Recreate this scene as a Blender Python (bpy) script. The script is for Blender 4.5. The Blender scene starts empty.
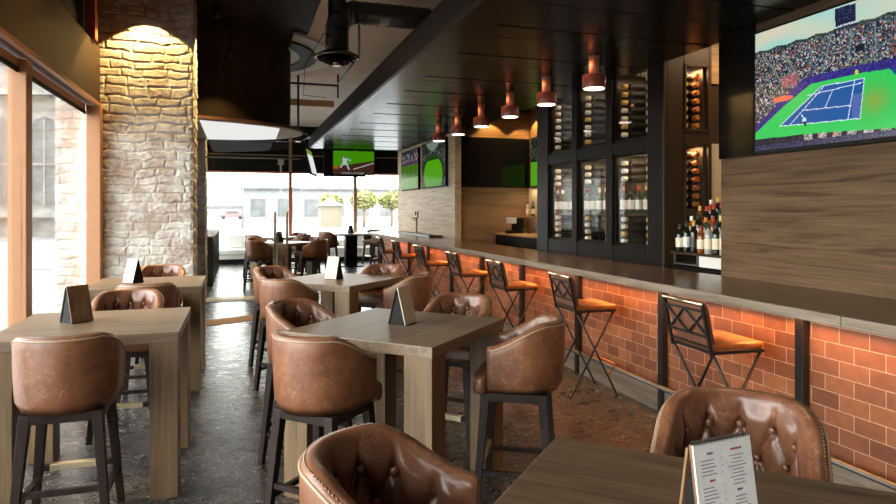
import bpy, bmesh, math, random
from mathutils import Vector, Matrix, noise
random.seed(7)
C = bpy.context.scene.collection
PI = math.pi
R = math.radians

# ------------------------------------------------------------------ materials
def lin(c):
    return tuple((x/12.92 if x <= .04045 else ((x+.055)/1.055)**2.4) for x in c)

class NT:
    def __init__(self, name):
        self.m = bpy.data.materials.new(name); self.m.use_nodes = True
        self.t = self.m.node_tree; self.t.nodes.clear()
        self.out = self.n('ShaderNodeOutputMaterial')
    def n(self, k, **kw):
        x = self.t.nodes.new(k)
        for a, b in kw.items(): setattr(x, a, b)
        return x
    def l(self, a, b): self.t.links.new(a, b)
    def coord(self, kind='Object', scale=(1, 1, 1), rot=(0, 0, 0)):
        tc = self.n('ShaderNodeTexCoord'); mp = self.n('ShaderNodeMapping')
        self.l(tc.outputs[kind], mp.inputs[0]); mp.inputs['Scale'].default_value = scale; mp.inputs['Rotation'].default_value = rot
        return mp.outputs[0]
    def noise(self, vec, scale, detail=4, rough=.55, dist=0):
        x = self.n('ShaderNodeTexNoise'); self.l(vec, x.inputs['Vector'])
        x.inputs['Scale'].default_value = scale; x.inputs['Detail'].default_value = detail
        x.inputs['Roughness'].default_value = rough; x.inputs['Distortion'].default_value = dist
        return x
    def ramp(self, fac, stops):
        x = self.n('ShaderNodeValToRGB'); self.l(fac, x.inputs[0]); e = x.color_ramp.elements
        while len(e) < len(stops): e.new(.5)
        for i, (p, c) in enumerate(stops):
            e[i].position = p; e[i].color = tuple(c)+(1,) if len(c) == 3 else c
        return x.outputs[0]
    def mix(self, fac, a, b, blend='MIX'):
        x = self.n('ShaderNodeMix', data_type='RGBA', blend_type=blend)
        for s, v in ((x.inputs[0], fac), (x.inputs[6], a), (x.inputs[7], b)):
            if hasattr(v, 'is_linked'): self.l(v, s)
            elif isinstance(v, (int, float)): s.default_value = v
            else: s.default_value = tuple(v)+(1,)
        return x.outputs[2]
    def math(self, op, a, b=0.0):
        x = self.n('ShaderNodeMath', operation=op)
        for i, v in enumerate((a, b)):
            if hasattr(v, 'is_linked'): self.l(v, x.inputs[i])
            else: x.inputs[i].default_value = v
        return x.outputs[0]
    def bsdf(self, color, rough=.5, metal=0, height=None, bump=.3, bdist=.01, **kw):
        b = self.n('ShaderNodeBsdfPrincipled')
        for s, v in ((b.inputs['Base Color'], color), (b.inputs['Roughness'], rough)):
            if hasattr(v, 'is_linked'): self.l(v, s)
            elif isinstance(v, (int, float)): s.default_value = v
            else: s.default_value = tuple(v)+(1,)
        b.inputs['Metallic'].default_value = metal
        for k, v in kw.items(): b.inputs[k].default_value = v
        if height is not None:
            bp = self.n('ShaderNodeBump'); bp.inputs['Strength'].default_value = bump; bp.inputs['Distance'].default_value = bdist
            self.l(height, bp.inputs['Height']); self.l(bp.outputs[0], b.inputs['Normal'])
        self.l(b.outputs[0], self.out.inputs[0])
        return b

def plain(name, c, rough=.5, metal=0, grain=.06, bscale=60, bump=.05, **kw):
    t = NT(name); v = t.coord(); n = t.noise(v, bscale)
    col = t.ramp(n.outputs[0], [(.3, [x*(1-grain) for x in c]), (.7, [min(1, x*(1+grain)) for x in c])])
    t.bsdf(col, rough, metal, n.outputs[0], bump, .003, **kw); return t.m

def emit(name, c, s):
    t = NT(name); e = t.n('ShaderNodeEmission'); e.inputs[0].default_value = tuple(c)+(1,); e.inputs[1].default_value = s
    t.l(e.outputs[0], t.out.inputs[0]); return t.m

def wood(name, c1, c2, c3, scale=1, axis=0, rough=.35, planks=None, bump=.15, kw={}, dist=.8):
    """grain stretched along the object's own axis 0=x 1=y 2=z"""
    t = NT(name); s = [9*scale]*3; s[axis] = .7*scale
    v = t.coord(scale=s)
    n = t.noise(v, 1.6, 8, .62, dist)
    s2 = [60*scale]*3; s2[axis] = 1.6*scale
    f = t.noise(t.coord(scale=s2), 1.5, 3, .6)
    col = t.ramp(n.outputs[0], [(.30, c3), (.46, c1), (.62, c2), (.75, c1)])
    fine = t.ramp(f.outputs[0], [(.35, (.62, .62, .62)), (.6, (1, 1, 1))])
    col = t.mix(.75, col, fine, 'MULTIPLY')
    h = t.math('ADD', n.outputs[0], f.outputs[0])
    t.bsdf(col, rough, 0, h, bump, .004, **kw); return t.m

def leather(name, base, light, dark, rough=.34):
    t = NT(name); v = t.coord()
    n = t.noise(v, 7, 5, .6); n2 = t.noise(v, 2.2, 3)
    col = t.ramp(n.outputs[0], [(.28, dark), (.5, base), (.75, light)])
    # fine scratches: cell edges of a strongly distorted cell pattern, broken by noise
    d = t.noise(v, 9, 3, .6); add = t.n('ShaderNodeVectorMath', operation='MULTIPLY_ADD')
    t.l(d.outputs['Color'], add.inputs[0]); add.inputs[1].default_value = (.07, .07, .07); t.l(v, add.inputs[2])
    vo = t.n('ShaderNodeTexVoronoi', feature='DISTANCE_TO_EDGE'); t.l(add.outputs[0], vo.inputs['Vector']); vo.inputs['Scale'].default_value = 21
    line = t.ramp(vo.outputs['Distance'], [(.0, (1, 1, 1)), (.024, (0, 0, 0))])
    vo2 = t.n('ShaderNodeTexVoronoi', feature='DISTANCE_TO_EDGE'); t.l(add.outputs[0], vo2.inputs['Vector']); vo2.inputs['Scale'].default_value = 37
    line = t.mix(1.0, line, t.ramp(vo2.outputs['Distance'], [(.0, (.7, .7, .7)), (.05, (0, 0, 0))]), 'LIGHTEN')
    br = t.ramp(t.noise(v, 21, 2).outputs[0], [(.50, (0, 0, 0)), (.60, (1, 1, 1))])
    m = t.mix(1.0, line, br, 'MULTIPLY')
    sc = t.math('MULTIPLY', m, .5)
    col = t.mix(sc, col, [min(1, x*2.1+.05) for x in light])
    fine = t.noise(v, 160, 2)
    rr = t.ramp(n2.outputs[0], [(.3, (rough-.05,)*3), (.7, (rough+.12,)*3)])
    hh = t.math('ADD', fine.outputs[0], t.math('MULTIPLY', n.outputs[0], 2.0))
    t.bsdf(col, rr, 0, hh, .18, .003, **{'Coat Weight': .18, 'Coat Roughness': .25}); return t.m

def glass(name, tint=(.97, .99, .98), refl=.06, rough=.01, fr=.55):
    t = NT(name); tr = t.n('ShaderNodeBsdfTransparent'); tr.inputs[0].default_value = tuple(tint)+(1,)
    gl = t.n('ShaderNodeBsdfGlossy'); gl.inputs['Roughness'].default_value = rough
    lw = t.n('ShaderNodeLayerWeight'); lw.inputs[0].default_value = .25
    f = t.math('ADD', t.math('MULTIPLY', lw.outputs['Fresnel'], fr), refl*.3)
    mx = t.n('ShaderNodeMixShader'); t.l(f, mx.inputs[0]); t.l(tr.outputs[0], mx.inputs[1]); t.l(gl.outputs[0], mx.inputs[2])
    t.l(mx.outputs[0], t.out.inputs[0]); return t.m

M = {}
M['table'] = wood('grey_brown_oak', (.190, .122, .072), (.235, .158, .098), (.118, .073, .041), 1, 0, .38, kw={'Specular IOR Level': .6})
M['table_leg'] = wood('oak_leg', (.180, .112, .055), (.215, .138, .070), (.120, .073, .034), 1, 2, .42)
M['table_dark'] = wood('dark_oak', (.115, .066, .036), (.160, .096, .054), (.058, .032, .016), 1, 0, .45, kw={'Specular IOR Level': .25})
M['counter'] = wood('bar_top_wood', (.115, .063, .033), (.155, .090, .050), (.062, .034, .017), .8, 1, .20)
M['counter_edge'] = wood('weathered_edge', (.24, .185, .13), (.31, .245, .18), (.14, .105, .07), 1.3, 1, .5)
M['panel'] = wood('grey_oak_panel', (.140, .082, .043), (.182, .112, .062), (.066, .036, .018), .6, 1, .55, dist=1.7, kw={'Specular IOR Level': .12})
M['panel_far'] = wood('window_lit_oak_panel', (.62, .45, .27), (.70, .53, .34), (.36, .25, .14), .6, 1, .5, dist=1.7)  # same oak as the near panel, window light put into the colour
M['panel_x'] = wood('brown_oak_panel', (.30, .175, .085), (.37, .22, .11), (.17, .095, .045), .5, 0, .45)
M['kick'] = wood('grey_kick_board', (.21, .17, .125), (.27, .22, .165), (.13, .105, .075), .7, 1, .5)
M['leather'] = leather('worn_brown_leather', (.175, .066, .029), (.245, .102, .047), (.095, .034, .015))
M['leather_inner'] = leather('dark_brown_leather', (.150, .060, .030), (.215, .092, .048), (.080, .030, .015), .28)
M['tan_leather'] = leather('tan_saddle_leather', (.29, .088, .020), (.36, .115, .027), (.21, .058, .012), .42)
M['brown_pad'] = leather('brown_back_pad', (.16, .065, .035), (.21, .09, .05), (.10, .04, .02), .38)
M['leg_wood'] = wood('wenge_leg', (.016, .0090, .0062), (.024, .0145, .010), (.008, .0046, .003), 1, 2, .45, kw={'Specular IOR Level': .22})
M['brass'] = plain('brushed_brass', (.72, .60, .38), .28, 1.0)
M['nail'] = plain('nailhead_metal', (.30, .24, .17), .35, 1.0)
M['piping'] = plain('pale_piping', (.36, .24, .15), .4)
M['iron'] = plain('black_iron', (.018, .016, .015), .42, .3)
M['steel'] = plain('brushed_steel', (.60, .56, .50), .4, .45)
M['dark_steel'] = plain('grey_steel_pipe', (.13, .13, .12), .45, .8)
M['black'] = plain('black_paint', (.007, .0065, .006), .6, **{'Specular IOR Level': .2})
M['black_gloss'] = plain('black_gloss', (.006, .006, .007), .10, bump=0)
M['cab'] = plain('charcoal_cabinet', (.0055, .0042, .0036), .42, **{'Specular IOR Level': .16})
M['cab_brown'] = plain('umber_cabinet', (.042, .024, .012), .45, **{'Specular IOR Level': .2})
M['beam'] = plain('bronze_beam', (.056, .030, .013), .5, **{'Specular IOR Level': .3})
M['copper_wood'] = plain('copper_window_wood', (.46, .225, .11), .5, grain=.04, bscale=8, bump=.02)
M['rust'] = plain('rust_mullion', (.45, .12, .05), .5)
M['tan_metal'] = plain('tan_mullion', (.40, .24, .13), .5)
M['fascia'] = plain('dark_fascia', (.010, .009, .0085), .45, **{'Specular IOR Level': .3})
M['pendant'] = plain('terracotta_lacquer', (.36, .085, .045), .35)
M['pendant_stem'] = plain('orange_stem', (.72, .27, .14), .35)
M['white'] = plain('white_plaster', (.80, .78, .74), .6)
M['tan_ceiling'] = plain('taupe_ceiling', (.50, .41, .32), .7, grain=.1, bscale=3)
M['paper'] = plain('menu_paper', (.78, .77, .73), .6, bump=.01)
M['ink'] = plain('grey_ink', (.10, .10, .10), .7)
M['ink_red'] = plain('red_ink', (.35, .05, .05), .7)
M['card_wood'] = wood('menu_board_wood', (.20, .10, .045), (.26, .14, .065), (.13, .06, .028), 1.5, 2, .45)
M['card_cream'] = plain('cream_card', (.62, .52, .40), .55)
M['gold_wood'] = wood('oak_trim', (.46, .26, .09), (.54, .32, .13), (.36, .19, .06), 1, 0, .65)
M['bench'] = plain('cream_vinyl', (.80, .78, .72), .5)
M['glass'] = glass('clear_glass')
M['cab_glass'] = glass('cabinet_glass', (.95, .95, .94), .03, .02, .16)
M['diffuser'] = plain('dark_metal', (.10, .095, .09), .22, 1.0)
M['duct'] = plain('black_duct', (.012, .012, .012), .35)
M['beige_glow'] = plain('beige_back_panel', (.62, .50, .34), .6)
M['mirror_dark'] = plain('smoked_panel', (.006, .006, .006), .08, bump=0, **{'Specular IOR Level': .3})
M['plate_white'] = plain('white_laminate', (.78, .76, .72), .35, bump=0)
M['stone'] = None

def slate():
    t = NT('speckled_slate_floor'); v = t.coord()
    big = t.noise(v, 1.3, 6, .6, .4); sp = t.noise(v, 48, 3, .65, 1.8)
    mid = t.noise(t.coord(scale=(1, 1.6, 1)), 7, 5, .6, .7)
    base = t.ramp(big.outputs[0], [(.3, (.011, .0098, .009)), (.7, (.024, .0215, .020))])
    fl = t.ramp(sp.outputs[0], [(.555, (0, 0, 0)), (.615, (1, 1, 1))])
    gate = t.ramp(t.noise(v, 5, 4, .6).outputs[0], [(.38, (.12, .12, .12)), (.62, (.9, .9, .9))])
    fac = t.mix(1, fl, gate, 'MULTIPLY')
    col = t.mix(fac, base, (.50, .47, .43))
    rr = t.ramp(mid.outputs[0], [(.3, (.22,)*3), (.7, (.36,)*3)])
    t.bsdf(col, rr, 0, mid.outputs[0], .07, .02); return t.m
M['floor'] = slate()

def terracotta():
    t = NT('terracotta_brick'); tc = t.n('ShaderNodeTexCoord'); sx = t.n('ShaderNodeSeparateXYZ'); cb = t.n('ShaderNodeCombineXYZ')
    t.l(tc.outputs['Object'], sx.inputs[0]); t.l(sx.outputs[1], cb.inputs[0]); t.l(sx.outputs[2], cb.inputs[1])
    def brick(c1, c2, mo, bias):
        b = t.n('ShaderNodeTexBrick'); t.l(cb.outputs[0], b.inputs['Vector'])
        b.inputs['Scale'].default_value = 1; b.inputs['Brick Width'].default_value = .182; b.inputs['Row Height'].default_value = .0935
        b.inputs['Mortar Size'].default_value = .0019; b.inputs['Mortar Smooth'].default_value = .2; b.inputs['Bias'].default_value = bias
        b.inputs['Color1'].default_value = c1+(1,); b.inputs['Color2'].default_value = c2+(1,); b.inputs['Mortar'].default_value = mo+(1,)
        return b
    b = brick((.325, .130, .056), (.155, .058, .028), (.64, .45, .32), 0)
    n = t.noise(cb.outputs[0], 14, 5, .65, .3)
    sh = t.ramp(n.outputs[0], [(.3, (.72, .70, .68)), (.7, (1.12, 1.08, 1.05))])
    col = t.mix(.8, b.outputs[0], sh, 'MULTIPLY')
    inv = t.math('SUBTRACT', 1.0, b.outputs[1])
    t.bsdf(col, .5, 0, t.math('ADD', inv, t.math('MULTIPLY', n.outputs[0], .3)), .4, .006); return t.m
M['brick'] = terracotta()

def oldbrick():
    t = NT('whitewashed_old_brick'); v = t.coord()
    a = t.noise(v, 3.2, 5, .65); b = t.noise(v, 14, 6, .7); f = t.noise(v, 70, 3, .7)
    wash = t.ramp(b.outputs[0], [(.3, (.50, .47, .43)), (.5, (.68, .65, .60)), (.68, (.80, .77, .72))])
    raw = t.ramp(b.outputs[0], [(.3, (.36, .27, .22)), (.7, (.56, .46, .39))])
    m = t.ramp(a.outputs[0], [(.44, (0, 0, 0)), (.60, (1, 1, 1))])
    col = t.mix(m, wash, raw)
    t.bsdf(col, .85, 0, t.math('ADD', b.outputs[0], f.outputs[0]), .5, .015); return t.m
M['old_brick'] = oldbrick()
M['stone'] = plain('pale_stone', (.24, .23, .215), .8, grain=.35, bscale=1.2)
M['stone_dark'] = plain('dark_window_recess', (.10, .10, .10), .5, grain=.3, bscale=1)
M['street'] = plain('pale_paving', (.22, .22, .22), .8, grain=.05, bscale=.3)
M['road'] = plain('asphalt', (.17, .17, .175), .8, grain=.1, bscale=1)
M['car_red'] = plain('red_car_paint', (.24, .12, .12), .4)
M['car_white'] = plain('white_car_paint', (.22, .22, .22), .4)
M['car_glass'] = plain('car_window', (.06, .07, .08), .1)
M['tyre'] = plain('tyre_rubber', (.03, .03, .03), .8)
M['leaf'] = plain('yellow_green_leaves', (.24, .24, .09), .7, grain=.3, bscale=2)
M['bark'] = plain('bark', (.16, .12, .09), .8)
M['far_wall'] = plain('pale_render', (.20, .20, .205), .8, grain=.12, bscale=.4)
M['far_beige'] = plain('beige_render', (.18, .15, .11), .8)

# ------------------------------------------------------------------ mesh builder
class MB:
    def __init__(s): s.v = []; s.f = []; s.mi = []; s.sm = []
    def add(s, vs, fs, mi=0, sm=False):
        b = len(s.v); s.v += [tuple(v) for v in vs]
        for f in fs: s.f.append([b+i for i in f]); s.mi.append(mi); s.sm.append(sm)
        return s
    def box(s, x0, x1, y0, y1, z0, z1, mi=0, mat=None):
        vs = [(x, y, z) for x in (x0, x1) for y in (y0, y1) for z in (z0, z1)]
        if mat is not None: vs = [mat @ Vector(v) for v in vs]
        return s.add(vs, [(0, 1, 3, 2), (4, 6, 7, 5), (0, 4, 5, 1), (2, 3, 7, 6), (0, 2, 6, 4), (1, 5, 7, 3)], mi)
    def bar(s, p0, p1, w0, w1=None, up=(0, 0, 1), d0=None, d1=None, mi=0):
        """square bar from p0 to p1, width w0 at p0 and w1 at p1"""
        p0, p1 = Vector(p0), Vector(p1); w1 = w1 if w1 is not None else w0
        d0 = d0 or w0; d1 = d1 or w1
        ax = (p1-p0).normalized(); u = Vector(up)
        if abs(ax.dot(u)) > .98: u = Vector((0, 1, 0))
        a = ax.cross(u).normalized(); b = a.cross(ax).normalized()
        vs = []
        for p, w, d in ((p0, w0, d0), (p1, w1, d1)):
            for i, j in ((-1, -1), (1, -1), (1, 1), (-1, 1)): vs.append(p+a*i*w/2+b*j*d/2)
        return s.add(vs, [(3, 2, 1, 0), (4, 5, 6, 7), (0, 1, 5, 4), (1, 2, 6, 5), (2, 3, 7, 6), (3, 0, 4, 7)], mi)
    def leg(s, bx, by, wb, tx, ty, wt, z0, z1):
        vs = [(bx+i*wb/2, by+j*wb/2, z0) for i, j in ((-1, -1), (1, -1), (1, 1), (-1, 1))]
        vs += [(tx+i*wt/2, ty+j*wt/2, z1) for i, j in ((-1, -1), (1, -1), (1, 1), (-1, 1))]
        return s.add(vs, [(3, 2, 1, 0), (4, 5, 6, 7), (0, 1, 5, 4), (1, 2, 6, 5), (2, 3, 7, 6), (3, 0, 4, 7)])
    def lathe(s, prof, n=20, o=(0, 0, 0), mi=0, sm=True, cap=True):
        vs = []; fs = []
        for r, z in prof:
            for k in range(n): vs.append((o[0]+r*math.cos(2*PI*k/n), o[1]+r*math.sin(2*PI*k/n), o[2]+z))
        for i in range(len(prof)-1):
            for k in range(n): fs.append((i*n+k, i*n+(k+1) % n, (i+1)*n+(k+1) % n, (i+1)*n+k))
        s.add(vs, fs, mi, sm)
        if cap:
            b = len(s.v)-len(vs)
            s.f.append([b+k for k in reversed(range(n))]); s.mi.append(mi); s.sm.append(False)
            s.f.append([b+(len(prof)-1)*n+k for k in range(n)]); s.mi.append(mi); s.sm.append(False)
        return s
    def tube(s, pts, r, n=8, mi=0, closed=False):
        pts = [Vector(p) for p in pts]; vs = []; fs = []; m = len(pts); ref = None
        for i, p in enumerate(pts):
            a = pts[(i-1) % m] if (i > 0 or closed) else p; b = pts[(i+1) % m] if (i < m-1 or closed) else p
            t = (b-a).normalized()
            if ref is None: ref = Vector((0, 0, 1)) if abs(t.z) < .9 else Vector((1, 0, 0))
            u = t.cross(ref).normalized(); w = u.cross(t).normalized(); ref = w
            for k in range(n): vs.append(p+u*r*math.cos(2*PI*k/n)+w*r*math.sin(2*PI*k/n))
        for i in range(m if closed else m-1):
            for k in range(n): fs.append((i*n+k, i*n+(k+1) % n, ((i+1) % m)*n+(k+1) % n, ((i+1) % m)*n+k))
        if not closed: fs += [tuple(reversed(range(n))), tuple((m-1)*n+k for k in range(n))]
        return s.add(vs, fs, mi, True)
    def prism(s, poly, z0, z1, mi=0, sm=False):
        n = len(poly); vs = [(x, y, z0) for x, y in poly]+[(x, y, z1) for x, y in poly]
        s.add(vs, [tuple(reversed(range(n))), tuple(range(n, 2*n))], mi, False)
        b = len(s.v)-2*n
        for k in range(n): s.f.append([b+k, b+(k+1) % n, b+n+(k+1) % n, b+n+k]); s.mi.append(mi); s.sm.append(sm)
        return s
    def ball(s, c, r, n=8, m=5, mi=0, sq=(1, 1, 1)):
        vs = [(c[0], c[1], c[2]-r*sq[2])]; fs = []
        for i in range(1, m):
            a = -PI/2+PI*i/m
            for k in range(n): vs.append((c[0]+r*sq[0]*math.cos(a)*math.cos(2*PI*k/n), c[1]+r*sq[1]*math.cos(a)*math.sin(2*PI*k/n), c[2]+r*sq[2]*math.sin(a)))
        vs.append((c[0], c[1], c[2]+r*sq[2])); L = len(vs)-1
        for k in range(n):
            fs.append((0, 1+(k+1) % n, 1+k)); fs.append((L, 1+(m-2)*n+k, 1+(m-2)*n+(k+1) % n))
            for i in range(m-2): fs.append((1+i*n+k, 1+i*n+(k+1) % n, 1+(i+1)*n+(k+1) % n, 1+(i+1)*n+k))
        return s.add(vs, fs, mi, True)
    def build(s, name, mats, parent=None, bevel=0, loc=None, rot=None, seg=2):
        me = bpy.data.meshes.new(name); me.from_pydata(s.v, [], s.f); me.update()
        for m in (mats if isinstance(mats, (list, tuple)) else [mats]): me.materials.append(m)
        me.polygons.foreach_set('material_index', s.mi); me.polygons.foreach_set('use_smooth', s.sm)
        bm = bmesh.new(); bm.from_mesh(me); bmesh.ops.recalc_face_normals(bm, faces=bm.faces); bm.to_mesh(me); bm.free()
        o = bpy.data.objects.new(name, me); C.objects.link(o)
        if parent: o.parent = parent
        if loc: o.location = loc
        if rot: o.rotation_euler = rot
        if bevel:
            b = o.modifiers.new('bevel', 'BEVEL'); b.width = bevel; b.segments = seg; b.limit_method = 'ANGLE'; b.angle_limit = R(40)
        return o

def tag(o, label=None, cat=None, group=None, kind=None):
    for k, v in (('label', label), ('category', cat), ('group', group), ('kind', kind)):
        if v: o[k] = v
    return o
def empty(name, loc=(0, 0, 0), rz=0, label=None, cat=None, group=None, kind=None):
    o = bpy.data.objects.new(name, None); C.objects.link(o); o.location = loc; o.rotation_euler = (0, 0, rz); o.empty_display_size = .1
    return tag(o, label, cat, group, kind)
def copy_tree(o, parent=None):
    c = o.copy(); C.objects.link(c)
    if parent: c.parent = parent
    for ch in o.children: copy_tree(ch, c)
    return c
def struct(o): o['kind'] = 'structure'; return o
def area(name, loc, rot, sx, sy, e, col=(1, 1, 1), portal=False):
    l = bpy.data.lights.new(name, 'AREA'); l.shape = 'RECTANGLE'; l.size = sx; l.size_y = sy; l.energy = e; l.color = col
    if portal: l.cycles.is_portal = True
    o = bpy.data.objects.new(name, l); C.objects.link(o); o.location = loc; o.rotation_euler = rot; return o
def spot(name, loc, tgt, e, ang, col=(1, .75, .42), blend=.25, rad=.02):
    l = bpy.data.lights.new(name, 'SPOT'); l.energy = e; l.spot_size = R(ang); l.spot_blend = blend; l.color = col; l.shadow_soft_size = rad
    o = bpy.data.objects.new(name, l); C.objects.link(o); o.location = loc
    o.rotation_euler = (Vector(tgt)-Vector(loc)).to_track_quat('-Z', 'Y').to_euler(); return o

# ------------------------------------------------------------------ room shell
CEIL = 4.2; CAN = 3.02
struct(MB().box(-1.75, 5.6, -3.2, 20.6, -.1, 0).build('floor', M['floor']))
ce = struct(MB().box(-1.75, 5.6, -3.2, 20.7, CEIL, CEIL+.15).build('ceiling', M['black']))
MB().box(.98, 2.4, 6.4, 20.4, CEIL-.02, CEIL+.001).build('ceiling_panel', M['tan_ceiling'], ce)
struct(MB().box(-1.8, 5.6, -3.4, -3.2, -.1, 4.3).build('wall_back', M['beam']))
struct(MB().box(5.45, 5.65, -3.2, 20.7, -.1, 4.3).build('wall_right', M['panel']))
struct(MB().box(-1.75, -1.55, 12.6, 20.7, -.1, .45).box(-1.75, -1.55, 12.6, 20.7, 2.8, 4.3).build('wall_left_dining', M['white']))
for i, y in enumerate((12.75, 15.3, 17.9)):  # unseen windows added to let daylight into the far dining area
    w_ = struct(MB().box(-1.70, -1.56, y, y+.1, .45, 2.8).build('window_%d' % (i+9), M['copper_wood'])); MB().box(-1.66, -1.65, y+.1, y+2.5, .45, 2.8).build('pane', M['glass'], w_)
# beam over the street windows with blank wall above
wl = struct(MB().box(-1.72, -1.5, -3.2, 8.19, 2.80, 3.43).build('wall_left', M['beam']))
MB().box(-1.75, -1.6, -3.2, 12.6, 3.43, 4.3).box(-1.75, -1.6, 8.96, 12.6, -.1, 3.43).build('upper_wall', M['black'], wl)
MB().box(-1.53, -1.485, -3.2, 8.19, 2.765, 2.80).build('beam_edge', M['copper_wood'], wl)
MB().box(-1.56, -1.46, 7.72, 7.86, 3.43, 4.2).build('steel_post', M['rust'], wl)

# street windows on the left
def street_window(n, y0, y1):
    w = MB()
    w.box(-1.69, -1.563, y0, y0+.15, 0, 2.77); w.box(-1.69, -1.62, y0+.15, y1, 2.70, 2.77); w.box(-1.69, -1.56, y0+.15, y1, 0, .09)
    o = struct(w.build('window_%d' % n, M['copper_wood'], bevel=.006))
    MB().box(-1.63, -1.615, y0+.15, y0+.17, .09, 2.70).box(-1.63, -1.615, y0+.17, y1, 2.66, 2.70).build('gasket', M['black'], o)
    MB().box(-1.660, -1.648, y0+.15, y1, .09, 2.70).build('pane', M['glass'], o)
for i, (a, b) in enumerate([(-3.15, -1.45), (-1.45, .95), (.95, 3.35), (3.35, 5.75), (5.75, 8.05)]): street_window(i+1, a, b)
struct(MB().box(-1.615, -1.47, 8.05, 8.19, 0, 2.77).build('trim_1', M['copper_wood'], bevel=.006))

# rough whitewashed brick pillars: real relief brick by brick
def rough_face(mb, u0, u1, z0, z1, put, res=.0145, seed=0):
    nu = max(2, int((u1-u0)/res)); nz = int((z1-z0)/res)
    vs = []
    for j in range(nz+1):
        for i in range(nu+1):
            u = u0+(u1-u0)*i/nu; z = z0+(z1-z0)*j/nz
            p = Vector((u*3.1+seed, z*3.1, seed*1.7))
            du = noise.noise(p)*.05+noise.noise(p*3.2)*.02; dz = noise.noise(p+Vector((9, 3, 5)))*.045+noise.noise(p*2.7+Vector((2, 8, 1)))*.02
            zz = (z+dz)/.104; row = math.floor(zz); fz = zz-row
            L = .21+.10*abs(math.sin(row*12.9+seed)); uu = (u+du+(row % 2)*L*.5+row*.077)/L; col = math.floor(uu); fu = uu-col
            d = min(min(fz, 1-fz)*.104, min(fu, 1-fu)*L)
            k = min(1, max(0, (d-.004)/.014)); k = k*k*(3-2*k)
            hb = .006+.010*abs(math.sin(col*78.2+row*37.7+seed))
            h = k*hb+noise.noise(Vector((u*22, z*22, seed)))*.005+noise.noise(Vector((u*60, z*60, seed)))*.003
            e = min(1, (u-u0)/.03, (u1-u)/.03)
            vs.append(put(u, z, h*max(0, e)))
    fs = [(j*(nu+1)+i, j*(nu+1)+i+1, (j+1)*(nu+1)+i+1, (j+1)*(nu+1)+i) for j in range(nz) for i in range(nu)]
    mb.add(vs, fs, 0, False)
pm = MB(); pm.box(-1.95, -.515, 8.21, 8.94, 0, 4.2)
rough_face(pm, -1.95, -.51, 0, 4.2, lambda u, z, h: (u, 8.205-h, z), seed=3)
rough_face(pm, 8.205, 8.95, 0, 4.2, lambda u, z, h: (-.515+h, u, z), seed=5)
struct(pm.build('brick_pillar', M['old_brick']))
pm = MB(); pm.box(-1.5, -.555, 12.01, 12.74, 0, 4.2)
rough_face(pm, -1.4, -.55, 0, 4.2, lambda u, z, h: (u, 12.005-h, z), seed=8)
rough_face(pm, 12.005, 12.74, 0, 4.2, lambda u, z, h: (-.556+h, u, z), seed=11)
struct(pm.build('brick_pillar', M['old_brick']))

# rounded entrance portal: dropped bulkhead above, inlaid floor below
PORT = [(-.49, 9.3), (0, 9.5), (.4, 9.74), (.643, 9.93), (.85, 10.2), (.98, 10.52), (1.03, 10.8), (.98, 11.1), (.88, 11.33), (.70, 11.55), (.4, 11.76), (0, 11.9), (-.49, 11.95)]
def smooth(poly, it=2):
    for _ in range(it):
        q = [poly[0]]
        for a, b in zip(poly, poly[1:]): q += [(a[0]*.75+b[0]*.25, a[1]*.75+b[1]*.25), (a[0]*.25+b[0]*.75, a[1]*.25+b[1]*.75)]
        poly = q+[poly[-1]]
    return poly
PS = smooth(PORT)
def inset(poly, d):
    out = []
    for i, p in enumerate(poly):
        a = poly[max(0, i-1)]; b = poly[min(len(poly)-1, i+1)]
        t = Vector((b[0]-a[0], b[1]-a[1])).normalized(); out.append((p[0]-t.y*d, p[1]+t.x*d))
    return out
bk = struct(MB().prism(inset(PS, .20)+[(-1.55, 11.75), (-1.55, 9.2)], 2.875, 4.2, sm=False).build('entrance_bulkhead', plain('bulkhead_paint', (.030, .019, .010), .6, **{'Specular IOR Level': .2})))
MB().prism(PS+[(-1.55, 11.95), (-1.55, 9.0)], 2.835, 2.875).build('bulkhead_lip', plain('brown_lip', (.10, .045, .03), .5), bk)
MB().prism(inset(PS, .012)+[(-1.55, 11.93), (-1.55, 9.02)], 2.822, 2.835).build('bulkhead_soffit', M['white'], bk)
MB().prism([(-.5, 9.42), (0, 9.62), (.36, 9.83), (.60, 10.02), (.62, 11.50), (.36, 11.68), (0, 11.82), (-.5, 11.88)], 2.812, 2.823).build('soffit_glow_sheet', emit('soffit_light_glow', (1, .98, .95), .85), bk)  # added glowing sheet standing in for light falling on the white soffit
fi = PS[:24]
inl = MB(); q = inset(fi, .42)
inl.add([(x, y, .006) for x, y in fi]+[(x, y, .006) for x, y in q], [(i, i+1, len(fi)+i+1, len(fi)+i) for i in range(len(fi)-1)])
struct(inl.build('trim_2', M['gold_wood']))
struct(MB().box(-.54, 1.1, 11.66, 12.25, 0, .008).build('trim_3', M['white']))

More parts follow.
